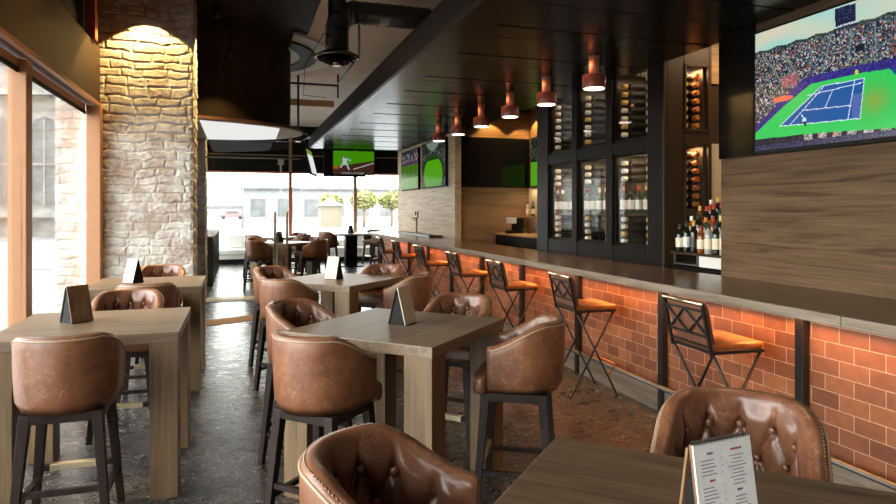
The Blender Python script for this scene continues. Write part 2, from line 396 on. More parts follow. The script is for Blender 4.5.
# glass entrance door in the portal
gd = empty('glass_door', (.735, 11.95, 0), 0, 'frameless glass double door with tall steel pull handles behind the brick pillar', 'door')
MB().box(-1.28, -.012, -.006, .006, .02, 2.50).build('door_leaf', M['glass'], gd)
MB().box(.012, .36, -.006, .006, .02, 2.50).build('door_leaf', M['glass'], gd)
MB().box(-1.28, .36, -.02, .02, 2.50, 2.525).build('transom_bar', M['dark_steel'], gd)
MB().box(-1.28, .36, -.006, .006, 2.525, 2.82).build('transom_pane', M['glass'], gd)
for x, z0 in ((-.105, .56), (.105, .48)):
    h = MB().tube([(x, -.07, z0), (x, -.07, 1.55)], .021, 12).build('pull_handle', M['steel'], gd)
    MB().tube([(x, -.07, z0+.12), (x, 0, z0+.12)], .012, 8).tube([(x, -.07, 1.43), (x, 0, 1.43)], .012, 8).build('standoff', M['steel'], h)
MB().box(-.05, .05, -.02, .02, 2.40, 2.50).box(-.015, .015, -.025, .025, 2.27, 2.40).build('patch_fitting', M['steel'], gd)

# dropped canopy over the bar
cn = MB(); cn.box(1.558, 1.60, -3.2, 15.2, CAN, 3.27)
ca = struct(cn.build('ceiling_canopy', M['fascia'], bevel=.004))
M['slat'] = plain('satin_black_slat', (.014, .012, .011), .24, bump=.05, bscale=4, **{'Specular IOR Level': .13})
sl = MB(); y = -3.2; k = 0
sl.box(1.60, 3.93, -3.2, 15.2, CAN+.03, 3.26)
sl.box(1.60, 1.90, -3.2, 15.2, CAN+.001, CAN+.03)
while y < 15.15:
    w = (.30, .42, .22, .36)[k % 4]; k += 1; y1 = min(15.2, y+w)
    sl.box(1.90, 3.93, y, y1-.012, CAN+(.004 if k % 3 else .009), CAN+.03); y = y1
sl.build('slats', M['slat'], ca)
MB().box(1.62, 3.93, 15.2, 15.24, CAN-.0, 3.27).build('end_fascia', M['fascia'], ca)
struct(MB().box(3.93, 5.45, -3.2, 15.6, 3.45, 3.6).build('ceiling_back_bar', M['cab_brown']))

# far window wall
FY = 20.5
wf = struct(MB().box(-1.75, 5.6, FY, FY+.2, 0, .40).box(-1.75, 5.6, FY, FY+.2, 2.74, 4.3).build('wall_far', M['black']))
MB().box(-1.6, 5.5, FY-.03, FY, 2.70, 2.76).build('head_rail', M['rust'], wf)
MB().box(-1.6, 5.5, FY-.02, FY, 3.25, 3.28).build('joint_strip', M['tan_metal'], wf)
for i, (a, b, m) in enumerate([(-.95, 1.55, 'rust'), (1.55, 3.58, 'tan_metal'), (3.58, 5.45, 'tan_metal')]):
    w = struct(MB().box(b-.05, b+.05, FY-.06, FY+.06, .40, 2.72).build('window_%d' % (i+6), M[m]))
    MB().box(a+.05, b-.05, FY+.02, FY+.03, .40, 2.70).build('pane', M['glass'], w)
for x in (1.55, 3.58): MB().box(x-.045, x+.045, FY-.03, FY, 2.76, 4.2).build('upper_mullion', M['tan_metal'], wf)

# wood wall panels at the bar ends, walls of the recess
struct(MB().box(3.80, 3.90, -.6, 4.33, 0, CAN+.02).build('wall_panel', M['panel']))
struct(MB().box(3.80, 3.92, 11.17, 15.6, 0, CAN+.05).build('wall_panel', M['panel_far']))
struct(MB().box(3.92, 5.45, 11.30, 11.42, 0, 3.45).build('wall_recess', M['panel_x']))
nw = struct(MB().box(4.47, 5.36, 5.26, 5.32, 0, 3.44).build('wall_niche', M['cab_brown']))
MB().box(4.47, 5.36, 5.24, 5.26, 1.2, 2.25).build('lit_panel', M['beige_glow'], nw); MB().box(4.47, 5.36, 5.24, 5.26, 2.85, 3.44).build('oak_panel', M['panel_x'], nw)
struct(MB().box(5.36, 5.45, 4.5, 11.30, 0, 3.45).build('wall_bar_back', M['panel_x']))

# ------------------------------------------------------------------ bar
bar = empty('bar_counter', (3.2, 6, 0), 0, 'long wooden bar top with overhang running the length of the brick bar', 'bar counter')
def rel(mb): mb.v = [(x-3.2, y-6, z) for x, y, z in mb.v]; return mb
ys = [-.6, 2.49, 6.3, 10.3, 15.1]
for a, b in zip(ys, ys[1:]):
    rel(MB().box(2.960, 3.80, a+.001, b-.001, .994, 1.05)).build('counter_top', M['counter'], bar)
    rel(MB().box(2.935, 2.960, a+.002, b-.002, .994, 1.05)).build('edge_band', M['counter_edge'], bar, bevel=.003)
bf = empty('brick_bar', (3.2, 6, 0), 0, 'terracotta tiled bar front with black posts under the wooden top', 'bar front')
rel(MB().box(3.2, 3.36, -.6, 15.0, 0, .99)).build('brick_wall', M['brick'], bf)
rel(MB().box(3.165, 3.2, -.6, 15.0, 0, .175)).build('kick_board', M['kick'], bf)
rel(MB().tube([(3.118, -.6, .212), (3.118, 15.0, .212)], .018, 12)).build('foot_rail', M['dark_steel'], bf)
py = 2.945-1.31*2
while py < 15:
    p = rel(MB().box(3.145, 3.195, py-.03, py+.03, 0, .983)).build('post', M['iron'], bf, bevel=.003)
    rel(MB().box(3.118, 3.15, py-.012, py+.012, .202, .222)).build('rail_bracket', M['iron'], p)
    py += 1.31
led = rel(MB().box(3.120, 3.140, -.6, 15.0, .984, .994)).build('light_strip', emit('amber_led', (1, .36, .07), 2.5), bar)
for yy in (1.2, 4.8, 8.4, 12.0): area('under_counter_light', (3.135, yy, .976), (0, R(10), 0), .02, 3.6, 25, (1, .38, .10)).data.spread = R(120)

# ------------------------------------------------------------------ tub stools
def tub_shell():
    """barrel back: U plan, sloping arms, tufted inside"""
    Ro, yc, yf, zb = .238, -.02, .12, .618
    L1 = yf-yc; LA = PI*Ro; LT = 2*L1+LA; NS = 120
    th = .058
    def path(s):
        d = s*LT
        if d < L1: return Vector((-Ro, yf-d)), Vector((1, 0))
        if d < L1+LA:
            a = PI+(d-L1)/Ro
            return Vector((Ro*math.cos(a), yc+Ro*math.sin(a))), Vector((-math.cos(a), -math.sin(a)))
        return Vector((Ro, yc+(d-L1-LA))), Vector((-1, 0))
    def ztop(y):
        t = min(1, max(0, (y+.17)/(yf+.17))); t = t*t*(3-2*t)*.55+t*.45
        return .998-.128*t
    mid = LT/2
    rows = [(.105, 0.0), (.205, .5), (.305, 0.0)]
    sp = .140
    def seg(px, py, ax, ay, bx, by):
        vx, vy = bx-ax, by-ay; t = max(0, min(1, ((px-ax)*vx+(py-ay)*vy)/(vx*vx+vy*vy+1e-9)))
        return math.hypot(px-ax-t*vx, py-ay-t*vy)
    def tuft(a, dpt):
        """a: arc distance from the middle of the back, dpt: depth below the top edge"""
        h = .020
        k = round(a/sp); best = 9; bb = 9
        for kk in (k-1, k, k+1):
            if abs(kk) > 3: continue
            x = kk*sp
            bb = min(bb, math.hypot(a-x, dpt-.105), math.hypot(a-x, dpt-.305))
            best = min(best, seg(a, dpt, x, .0, x, .105))
            for sg in (-.5, .5):
                if abs(kk+sg) > 3: continue
                best = min(best, seg(a, dpt, x, .105, x+sg*sp, .205), seg(a, dpt, x, .305, x+sg*sp, .205))
                bb = min(bb, math.hypot(a-x-sg*sp, dpt-.205))
        h -= .013*math.exp(-(best/.010)**2)+.010*math.exp(-(best/.030)**2)+.012*math.exp(-(bb/.018)**2)
        return h
    prof_n = None; vs = []; 
    def ring(s, shrink=1.0, fwd=0.0):
        p, nrm = path(s); zt = ztop(p.y); a = s*LT-mid
        pts = []
        for k in range(8):
            v = k/7; z = zb+(zt-.025-zb)*v
            off = (1-v)*.014+.020*max(0, 1-v/.14)**2-.005*math.sin(PI*v)
            pts.append((off, z, 0))
        for k in range(1, 6):
            an = PI-PI*k/6; pts.append((th/2+th/2*math.cos(an), zt-.025+.025*math.sin(an), 0))
        NI = 26; zi0 = zt-.03; zi1 = .64
        for k in range(NI+1):
            z = zi0+(zi1-zi0)*k/NI; dp = zt-z
            edge = min(1, k/4); endf = min(1, min(s, 1-s)*LT/.05)
            pts.append((th+tuft(a, dp)*edge*endf, z, 1))
        pts.append((th*.7, zb+.01, 1))
        cx = sum(q[0] for q in pts)/len(pts); cz = (zb+zt)/2
        out = []
        for off, z, mi in pts:
            off = cx+(off-cx)*shrink; z = cz+(z-cz)*(1-(1-shrink)*.15)
            q = p+nrm*off; out.append((q.x, q.y+fwd, z))
        return out
    rings = [ring(0, .25, .026), ring(0, .62, .021), ring(0, .88, .011)]
    rings += [ring(i/NS) for i in range(NS+1)]
    rings += [ring(1, .88, .011), ring(1, .62, .021), ring(1, .25, .026)]
    n = len(rings[0]); mb = MB()
    for r_ in rings: mb.v += r_
    for i in range(len(rings)-1):
        for k in range(n-1):
            mb.f.append([i*n+k, (i+1)*n+k, (i+1)*n+k+1, i*n+k+1]); mb.mi.append(1 if k >= 12 else 0); mb.sm.append(True)
        mb.f.append([i*n+n-1, (i+1)*n+n-1, (i+1)*n, i*n]); mb.mi.append(0); mb.sm.append(True)
    for i in (0, len(rings)-1):
        mb.f.append([i*n+k for k in range(n)]); mb.mi.append(0); mb.sm.append(False)
    # trim along the outer top edge
    edge = []
    for i in range(0, 121):
        p, nrm = path(i/120); q = p+nrm*.001; edge.append((q.x, q.y, ztop(p.y)-.022))
    pip = MB().tube(edge, .0055, 6)
    nails = MB(); cnt = 84
    for i in range(cnt):
        p, nrm = path((i+.5)/cnt); q = p+nrm*.011; nails.ball((q.x, q.y, ztop(p.y)-.0055), .0030, 6, 4)
    buttons = []
    for dpt, sh in rows[:2]:
        for k in range(-3, 4):
            a = (k+sh)*sp
            if abs(a) > 2.6*sp: continue
            s = (a+mid)/LT; p, nrm = path(s); q = p+nrm*(th+.013); buttons.append((q.x, q.y, ztop(p.y)-dpt, math.atan2(nrm.y, nrm.x)))
    return mb, pip, nails, buttons

def make_tub():
    root = empty('tub_stool')
    mb, pip, nails, buttons = tub_shell()
    back = mb.build('backrest', [M['leather'], M['leather_inner']], root)
    pip.build('piping', M['piping'], back); nails.build('nail_trim', M['nail'], back)
    for x, y, z, a in buttons: MB().ball((0, 0, 0), .0135, 12, 7, sq=(.75, 1, 1)).build('button', M['leather_inner'], back, loc=(x, y, z), rot=(0, 0, a))
    # T shaped seat cushion
    half = [(0, -.195), (.09, -.176), (.152, -.12), (.186, -.035), (.193, .10), (.193, .153), (.234, .163), (.245, .19), (.236, .228), (.19, .242), (.10, .248), (0, .25)]
    half = [(x*.93, y*.93) for x, y in half]
    poly = half+[(-x, y) for x, y in reversed(half[1:-1])]
    def chaik(p):
        q = []
        for i in range(len(p)):
            a, b = p[i], p[(i+1) % len(p)]; q += [(a[0]*.75+b[0]*.25, a[1]*.75+b[1]*.25), (a[0]*.25+b[0]*.75, a[1]*.25+b[1]*.75)]
        return q
    poly = chaik(chaik(poly)); n = len(poly); sm = MB(); vs = []; fs = []
    prof = [(.93, .612), (.985, .618), (1, .634), (1, .672), (.985, .694), (.94, .706), (.80, .716), (.5, .722), (.15, .724)]
    for sc, z in prof: vs += [(x*sc, .02+(y-.02)*sc, z) for x, y in poly]
    for i in range(len(prof)-1):
        for k in range(n): fs.append((i*n+k, i*n+(k+1) % n, (i+1)*n+(k+1) % n, (i+1)*n+k))
    fs += [tuple(reversed(range(n))), tuple((len(prof)-1)*n+k for k in range(n))]
    sm.add(vs, fs, 0, True); sm.build('seat', M['leather_inner'], root)
    MB().box(-.18, .18, -.17, .185, .566, .614).build('seat_frame', M['leg_wood'], root, bevel=.004)
    for sx in (-1, 1):
        for sy in (-1, 1):
            MB().leg(sx*.204, .006+sy*.198, .034, sx*.155, .006+sy*.152, .05, 0, .606).build('leg', M['leg_wood'], root, bevel=.003)
    zf = .235
    st = MB().bar((-.178, .185, zf), (.178, .185, zf), .030, .030).build('footrest', M['leg_wood'], root, bevel=.002)
    MB().box(-.13, .13, .167, .2035, zf-.0155, zf+.0185).build('brass_plate', M['brass'], st, bevel=.002)
    MB().bar((-.18, -.172, zf), (.18, -.172, zf), .026).build('stretcher', M['leg_wood'], root)
    for sx in (-1, 1): MB().bar((sx*.184, -.172, zf-.05), (sx*.184, .185, zf-.05), .026).build('stretcher', M['leg_wood'], root)
    return root

tub = make_tub(); used = []
def place(x, y, rz, label, group=None):
    o = tub if not used else copy_tree(tub); used.append(o)
    o.location = (x, y, 0); o.rotation_euler = (0, 0, rz); tag(o, label, 'stool', group); return o
G1 = 'leather tub stools at the dining tables'
# facing angle: local +y turned to the given direction
def face(dx, dy): return math.atan2(dy, dx)-PI/2
place(-.812, 3.685, 0, 'brown leather tub stool seen from behind at front of the left table', G1)
place(-.76, 5.10, PI, 'tufted leather tub stool facing us behind the left table with brown menu', G1)
place(-.72, 5.90, 0, 'leather tub stool seen from behind between the two window tables', G1)
place(-.775, 7.36, PI, 'tufted leather tub stool against the brick pillar behind the second window table', G1)
place(.413, 3.277, face(1, 1), 'leather tub stool with its scratched back to us at the middle table', G1)
place(1.49, 3.283, face(-.85, .5), 'leather tub stool pulled out sideways at the right corner of middle table', G1)
place(.42, 4.20, face(1, -1), 'leather tub stool at far left edge of the middle table, inside showing', G1)
place(1.42, 4.15, face(-1, -1), 'tufted leather tub stool behind the middle table, nearest the bar stools', G1)
place(.43, 5.88, face(1, 1), 'leather tub stool with back to us at the white-gleaming second centre table', G1)
place(1.50, 5.908, face(-.85, .5), 'leather tub stool right of the cream menu on the second centre table', G1)
place(.40, 6.83, face(1, -1), 'leather tub stool at far left edge of the second centre table', G1)
place(1.44, 6.75, face(-1, -1), 'shiny tufted leather tub stool behind the second centre table', G1)
place(.395, 1.555, face(.83, -.56), 'large tufted leather tub stool in the foreground, left of the dark table', G1)
place(1.44, 1.57, face(-1, -1), 'large tufted leather tub stool in the foreground, behind the printed menu', G1)
G2 = 'leather tub stools in the far dining area'
place(.39, 13.03, face(1, 1), 'far leather tub stool left of the glass door handles, back to us', G2)
place(1.46, 12.96, face(-1, 1), 'far leather tub stool just right of the glass door handles', G2)
place(.40, 14.0, face(1, -1), 'far leather tub stool behind the left one by the door handles', G2)
place(1.42, 14.0, face(-1, -1), 'far tufted leather tub stool across the table seen between door handles', G2)
place(.40, 15.70, face(1, 1), 'distant leather tub stool at left of the table by the window bench', G2)
place(1.42, 15.70, face(-1, 1), 'distant leather tub stool at right front of the table by the window bench', G2)
place(1.42, 16.70, face(-1, -1), 'distant leather tub stool behind the table by the window bench', G2)
place(2.28, 17.30, face(1, 1), 'distant leather tub stool left of the dark table under the hanging screen', G2)
place(3.72, 17.25, face(-1, 1), 'distant leather tub stool right of the dark table under the hanging screen', G2)
place(3.74, 18.52, face(-1, -1), 'distant leather tub stool on the window side of the dark table', G2)

# ------------------------------------------------------------------ tables
def make_table(top='table', legm='table_leg'):
    root = empty('dining_table')
    w = .4725
    MB().box(-w, w, -w, w, .862, .92).build('table_top', M[top], root, bevel=.004)
    for sx in (-1, 1):
        for sy in (-1, 1):
            x0, x1 = sorted((sx*(w-.004), sx*(w-.149))); y0, y1 = sorted((sy*(w-.004), sy*(w-.165)))
            MB().box(x0, x1, y0, y1, 0, .862).build('leg', M[legm], root, bevel=.003)
    return root
T = make_table(); first = [True]
def table(x, y, rz, label, src=None):
    if src is None:
        o = T if first[0] else copy_tree(T); first[0] = False
    else: o = src
    o.location = (x, y, 0); o.rotation_euler = (0, 0, rz); tag(o, label, 'table', 'square bar height tables'); return o
table(-.785, 4.31, 0, 'square wooden table by the window holding the brown menu stand')
table(-.785, 6.52, 0, 'square wooden table in front of the brick pillar holding a white menu')
table(.905, 3.675, PI/4, 'square wooden table in the middle of the room, set diagonally')
table(.93, 6.28, PI/4, 'second diagonal wooden table with a white gleam and cream menu')
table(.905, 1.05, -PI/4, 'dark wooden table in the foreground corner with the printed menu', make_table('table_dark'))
table(.90, 13.5, PI/4, 'far wooden table seen between the glass door handles')
table(.90, 16.2, PI/4, 'distant wooden table nearest the cream window bench')
pt = empty('pedestal_table', (3.0, 17.9, 0), 0, 'distant dark pedestal table under the hanging screen', 'table')
MB().box(-.6, .6, -.5, .5, .87, .92).build('table_top', M['table'], pt, bevel=.004)
MB().box(-.16, .16, -.16, .16, .03, .87).build('pedestal', M['cab'], pt); MB().box(-.3, .3, -.3, .3, 0, .03).build('base', M['cab'], pt)

# ------------------------------------------------------------------ menu stands (A frame)
def menu_stand(x, y, rz, label, facem, backm='card_wood', printed=False, w=.135, h=.218, z=.92, d=.055):
    root = empty('menu_stand', (x, y, z), rz, label, 'menu', 'table menu stands')
    t = .006; L = math.hypot(h, d)
    ang = math.atan2(d, h)
    # front card leans back, faces -y
    Mx = Matrix.Translation((0, -d, 0)) @ Matrix.Rotation(-ang, 4, 'X')
    MB().box(-w/2, w/2, -t, 0, .004, L, mat=Mx).build('menu_card', M[facem], root, bevel=.001)
    My = Matrix.Translation((0, d, 0)) @ Matrix.Rotation(ang, 4, 'X')
    MB().box(-w/2, w/2, 0, t, .0, L-.008, mat=My).build('back_board', M['black'] if not printed else M['card_wood'], root)
    st = MB().box(-w/2+.004, w/2-.004, -d+.004, d-.002, 0, .006)
    for sx in (-1, 1):
        a, b = sorted((sx*(w/2-.004), sx*(w/2-.009)))
        st.add([(a, -d+.004, .006), (a, d-.004, .006), (a, 0, h-.03), (b, -d+.004, .006), (b, d-.004, .006), (b, 0, h-.03)], [(0, 1, 2), (5, 4, 3), (0, 3, 4, 1), (1, 4, 5, 2), (2, 5, 3, 0)])
    st.build('stand', M['black'], root)
    if printed:
        rng = random.Random(3); ink = 1; red = 2; pm_ = MB().box(-w/2+.001, w/2-.001, -t-.004, -t-.0005, .012, L-.001, mat=Mx)
        def word_line(mb, cx, z, wid, hh, center=True, x0=None):
            xx = cx-wid/2 if center else x0; end = xx+wid
            while xx < end-.002:
                ww = min(end-xx, rng.uniform(.004, .011)); pm_.box(xx, xx+ww-.0013, -t-.0046, -t-.004, z, z+hh, mi=mb, mat=Mx); xx += ww
        for col, cx in ((0, -.034), (1, .034)):
            z = L-.022
            for s_ in range(3):
                word_line(red if (col == 1 and s_ == 0) or (col == 0 and s_ == 1) else ink, cx, z, .016 if s_ or not col else .030, .0038); z -= .011
                for k in range((5, 6, 5)[s_] if col == 0 else (9, 4, 4)[s_]):
                    if col == 0:
                        word_line(ink, 0, z, rng.uniform(.026, .042), .0014, False, -.060); 
                        if k % 2 == 0: word_line(ink, 0, z, .004, .0014, False, -.008)
                    else: word_line(ink, cx, z, rng.uniform(.022, .050), .0014)
                    z -= .0066
                z -= .006
        pm_.build('menu_page', [M['paper'], M['ink'], M['ink_red']], root)
        sp = MB()
        for k in range(24):
            xx = -w/2+.006+k*(w-.012)/23; pts = []
            for j in range(9):
                a = 2*PI*j/8; pts.append(Mx @ Vector((xx, -t/2-.001+.0062*math.cos(a), L-.001+.0062*math.sin(a))))
            sp.tube(pts, .0009, 5)
        sp.build('spiral_binding', M['iron'], root)
    return root
menu_stand(-.925, 4.37, R(45), 'brown wooden menu stand on the table by the window', 'card_wood')
menu_stand(-.92, 6.52, R(-45), 'white menu card stand on the table before the brick pillar', 'paper')
menu_stand(.93, 3.70, R(45), 'tan menu stand on the middle diagonal table', 'card_cream')
menu_stand(.885, 6.26, R(-45), 'cream menu stand on the second diagonal table with white gleam', 'card_cream')
menu_stand(.896, 1.03, R(6), 'spiral bound printed white menu on the dark foreground table', 'card_wood', printed=True, w=.152, h=.228, d=.034)
menu_stand(.80, 13.5, R(45), 'small dark menu stand on far table near the door handles', 'black')
menu_stand(3.0, 17.9, R(45), 'small dark menu stand on the distant pedestal table', 'black')

# ------------------------------------------------------------------ metal bar stools
def make_bar_stool():
    """local: back at -x, sitter looks to +x (the bar); y across"""
    root = empty('bar_stool')
    w = .195; xr, xf = -.165, .19; sz = .735
    for s in (-1, 1):
        y = s*w
        MB().tube([(xr-.005, y, .745), (.21, y, .02), (.212, y, 0)], .0095, 8).build('leg', M['iron'], root)
        MB().tube([(xf, y*.94, .735), (-.21, y*.94, .02), (-.212, y*.94, 0)], .0095, 8).build('leg', M['iron'], root)
    fr = MB()
    for s in (-1, 1): fr.bar((xr, s*w, sz), (xf+.01, s*w, sz), .018)
    for x in (xr, xf): fr.bar((x, -w, sz), (x, w, sz), .018)
    fr.build('seat_frame', M['iron'], root)
    # padded seat
    MB().box(xr+.0, xf+.02, -w+.006, w-.006, sz+.009, sz+.052).build('seat', M['tan_leather'], root, bevel=.016, seg=3)
    # back: leaning frame with cross bars and leather pad
    def bk(t, y, o=0): return Vector((xr-.01-.060*t-o, y, sz+.01+.285*t))
    bf_ = MB()
    for s in (-1, 1): bf_.bar(bk(-.1, s*w), bk(1.0, s*w), .017, up=(0, 1, 0))
    for t in (.08, .30, .84): bf_.bar(bk(t, -w), bk(t, w), .013)
    for a, b in ((-1, 0), (0, 1)):
        bf_.bar(bk(.30, a*w), bk(.84, b*w), .010); bf_.bar(bk(.84, a*w), bk(.30, b*w), .010)
    bf_.build('back_frame', M['iron'], root)
    pd = MB(); n = 8
    vs = []
    for i in range(n+1):
        t = .02+.96*i/n
        for y in (-w+.012, w-.012):
            p = bk(t, y, -.014); vs.append(p); vs.append(p+Vector((.034*(1 if 0 < i < n else .6), 0, .006)))
    fs = []
    for i in range(n):
        a, b = i*4, (i+1)*4
        fs += [(a, b, b+2, a+2), (a+1, a+3, b+3, b+1), (a, a+1, b+1, b), (a+2, b+2, b+3, a+3)]
    fs += [(0, 2, 3, 1), (n*4, n*4+1, n*4+3, n*4+2)]
    pd.add(vs, fs).build('back_pad', M['brown_pad'], root, bevel=.006)
    MB().tube([bk(1.0, -w-.006), bk(1.0, w+.006)], .013, 10).build('top_rail', M['brass'], root)
    MB().tube([(.118, -w, .17), (.20, -w, .275), (.20, w, .275), (.118, w, .17)], .009, 8).build('footrest', M['tan_leather'], root)
    return root
bs = make_bar_stool(); first_b = True
names = ['orange seated metal bar stool nearest us, before the printed menu stool', 'orange seated metal bar stool, second along the bar, fully in view',
 'orange seated metal bar stool, third along the bar, behind the tufted stool', 'orange seated metal bar stool, fourth along the bar',
 'orange seated metal bar stool, fifth along the bar', 'orange seated metal bar stool, sixth along the bar', 'orange seated metal bar stool at the far end of the bar']
for (yy, rz), nm in zip([(3.33, -.06), (4.95, -.05), (6.46, 0), (7.92, 0), (9.55, .02), (11.1, 0), (12.45, 0)], names):
    o = bs if first_b else copy_tree(bs); first_b = False
    o.location = (2.872, yy, 0); o.rotation_euler = (0, 0, rz); tag(o, nm, 'bar stool', 'metal bar stools along the bar')

# ------------------------------------------------------------------ pendants
def make_pendant():
    root = empty('pendant_lamp')
    MB().lathe([(.105, 0), (.108, .006), (.108, .118), (.100, .124), (.047, .124)], 32).build('lamp_shade', M['pendant'], root)
    MB().lathe([(.047, .120), (.047, .292)], 24).build('stem', M['pendant_stem'], root)
    MB().lathe([(.055, .288), (.055, .302)], 24).build('ceiling_cap', M['pendant'], root)
    MB().lathe([(.092, -.004), (.092, .004)], 32).build('diffuser', emit('lamp_glow', (1, .80, .62), 7), root)
    return root
pn = make_pendant()
ords = ['nearest terracotta pendant lamp over the bar, largest in view', 'second terracotta pendant lamp from the front', 'third terracotta pendant lamp from the front', 'fourth terracotta pendant lamp from the front', 'fifth terracotta pendant lamp from the front', 'farthest terracotta pendant lamp over the bar']
for i, nm in enumerate(ords):
    o = pn if i == 0 else copy_tree(pn); y = 5.24+.968*i
    o.location = (3.15, y, 2.722); tag(o, nm+' under the dark canopy', 'lamp', 'pendant lamps over the bar')
    spot('pendant_light', (3.15, y, 2.71), (3.15, y, 0), 34, 120, (1, .72, .45), .6, .06)
    spot('pendant_stem_glow', (3.02, y, 2.95), (3.15, y, 2.86), 1.2, 120, (1, .45, .2), .8, .02)

# ------------------------------------------------------------------ screens
def screen_mat():
    t = NT('screen_picture'); a = t.n('ShaderNodeAttribute'); a.attribute_name = 'Col'; e = t.n('ShaderNodeEmission'); e.inputs[1].default_value = 1.0
    g = t.n('ShaderNodeBsdfGlossy'); g.inputs[0].default_value = (.04, .04, .04, 1); g.inputs[1].default_value = .15
    s = t.n('ShaderNodeAddShader'); t.l(a.outputs[0], e.inputs[0]); t.l(e.outputs[0], s.inputs[0]); t.l(g.outputs[0], s.inputs[1]); t.l(s.outputs[0], t.out.inputs[0]); return t.m
SCR = screen_mat()
def screen(parent, W, H, nx, ny, fn, y=-.021, gain=1.0):
    """picture on the plane y, x across -W/2..W/2 (left to right seen from -y), z 0..H"""
    vs = [(-W/2+W*i/nx, y, H*j/ny) for j in range(ny+1) for i in range(nx+1)]
    fs = [(j*(nx+1)+i, j*(nx+1)+i+1, (j+1)*(nx+1)+i+1, (j+1)*(nx+1)+i) for j in range(ny) for i in range(nx)]
    me = bpy.data.meshes.new('screen'); me.from_pydata(vs, [], fs); me.materials.append(SCR)
    ca_ = me.color_attributes.new('Col', 'FLOAT_COLOR', 'CORNER'); data = []
    for j in range(ny):
        for i in range(nx):
            c = lin(fn((i+.5)/nx, (j+.5)/ny)); data += [c[0]*gain, c[1]*gain, c[2]*gain, 1]*4
    ca_.data.foreach_set('color', data)
    o = bpy.data.objects.new('screen', me); C.objects.link(o); o.parent = parent; return o
def inpoly(u, v, p):
    r = False; j = len(p)-1
    for i in range(len(p)):
        if (p[i][1] > v) != (p[j][1] > v) and u < (p[j][0]-p[i][0])*(v-p[i][1])/(p[j][1]-p[i][1])+p[i][0]: r = not r
        j = i
    return r
def dseg(u, v, a, b, asp=1.78):
    ax, ay, bx, by = a[0]*asp, a[1], b[0]*asp, b[1]; px, py = u*asp, v; vx, vy = bx-ax, by-ay
    t = max(0, min(1, ((px-ax)*vx+(py-ay)*vy)/(vx*vx+vy*vy))); return math.hypot(px-ax-t*vx, py-ay-t*vy)
rg = random.Random(5)
def crowd(dark=.5):
    r = rg.random()
    if r < .42: return (.05+.1*rg.random(), .07+.1*rg.random(), .16+.15*rg.random())
    if r < .66: return (.30+.12*rg.random(), .36+.12*rg.random(), .42+.15*rg.random())
    if r < .80: return (.66+.2*rg.random(), .66+.2*rg.random(), .64+.2*rg.random())
    if r < .86: return (.55+.2*rg.random(), .28, .22)
    return (.45, .42, .22) if r < .96 else (.20, .50, .45)
GREEN = [(-.01, .14), (.164, .337), (.311, .472), (.527, .475), (.66, .46), (.74, .30), (.80, .05), (.689, .051), (.351, .087), (-.01, .10)]
COURT = [(.144, .182), (.363, .438), (.558, .43), (.54, .151)]
LINES = [(COURT[0], COURT[1]), (COURT[1], COURT[2]), (COURT[2], COURT[3]), (COURT[3], COURT[0]), ((.201, .18), (.378, .438)), ((.516, .425), (.487, .157)), ((.273, .279), (.503, .254)), ((.381, .272), (.416, .388)), ((.293, .388), (.551, .403))]
CELL = {}
def tennis(u, v):
    sky = .83 if u < .9 else .80; sky += .006*math.sin(u*60)
    if inpoly(u, v, [(.427, .99), (.521, .985), (.521, .827), (.43, .833)]):
        return (.75, .8, .85) if (.842 < v < .858 and rg.random() < .7) else ((.25, .3, .45) if v > .88 and rg.random() < .12 else (.07, .09, .22))
    if v > sky+.01:
        t = .5+.5*noise.noise(Vector((u*4, v*7, 1)))
        return (.55+.33*t, .82-.03*t, .80-.12*t)
    if abs(u-.055) < .004 and v > .8: return (.3, .35, .4)
    if v > sky-.012: return (.12, .2, .2) if rg.random() < .7 else (.3, .35, .3)
    if math.hypot((u-.277)*1.78, (v-.200)*.9) < .020 or dseg(u, v, (.27, .226), (.265, .245)) < .006: return (.75, .85, .9) if v > .19 else (.08, .08, .12)
    if dseg(u, v, (.277, .19), (.283, .163)) < .010: return (.06, .06, .10)
    if math.hypot((u-.525)*1.78, (v-.485)*.7) < .014: return (.75, .8, .1)
    if ((u-.163)/.056)**2+((v-.402)/.022)**2 < 1: return (.95, .45, .30)
    for a, b in LINES:
        if dseg(u, v, a, b) < .0030: return (.82, .90, .95)
    if inpoly(u, v, COURT): return (.10, .34, .62) if not (.505 < u and v < .33) else (.30, .40, .66)
    if inpoly(u, v, GREEN):
        t = math.exp(-((u-.60)/.06)**2-((v-.26)/.10)**2); return (.20+.30*t, .78-.12*t, .36-.08*t)
    if v < .155 and v < .10+.05*abs(math.sin(u*20)):
        if v < .045: return (.12, .12, .25) if rg.random() < .6 else (.3, .3, .42)
        r = rg.random(); cx = math.sin(u*90)*.5+.5
        if u > .25 and cx > .35: return (.80, .78, .76) if r < .5 else ((.6, .12, .12) if .38 < u < .43 else (.35, .28, .25))
        return (.06, .07, .14) if r < .7 else (.25, .25, .3)
    if inpoly(u, v, [(0, .21), (.277, .535), (.499, .532), (.70, .524), (.70, .45), (.55, .46), (.31, .465), (.011, .141)]): return (.16, .12, .46) if rg.random() < .8 else (.30, .28, .62)
    if u > .66 and v < .46 and u-.66 < .05: return (.10, .30, .55)
    for a, b in (((.368, .531), (.411, .806)), ((.489, .56), (.503, .792)), ((.609, .563), (.601, .829)), ((.06, .78), (.17, .50)), ((.16, .79), (.235, .58))):
        if dseg(u, v, a, b) < .006: return (.42, .50, .48)
    if .15 < u < .24 and .49 < v < .58 and rg.random() < .5: return (.75, .35, .4)
    if .52 < u < .56 and .63 < v < .68: return (.05, .06, .15)
    k = .5+.5*noise.noise(Vector((u*9, v*9, 4))); k = .75+.35*k
    q = (int(u*190), int(v*106))
    if q not in CELL: CELL[q] = crowd()
    return tuple(min(1, x*k) for x in CELL[q])
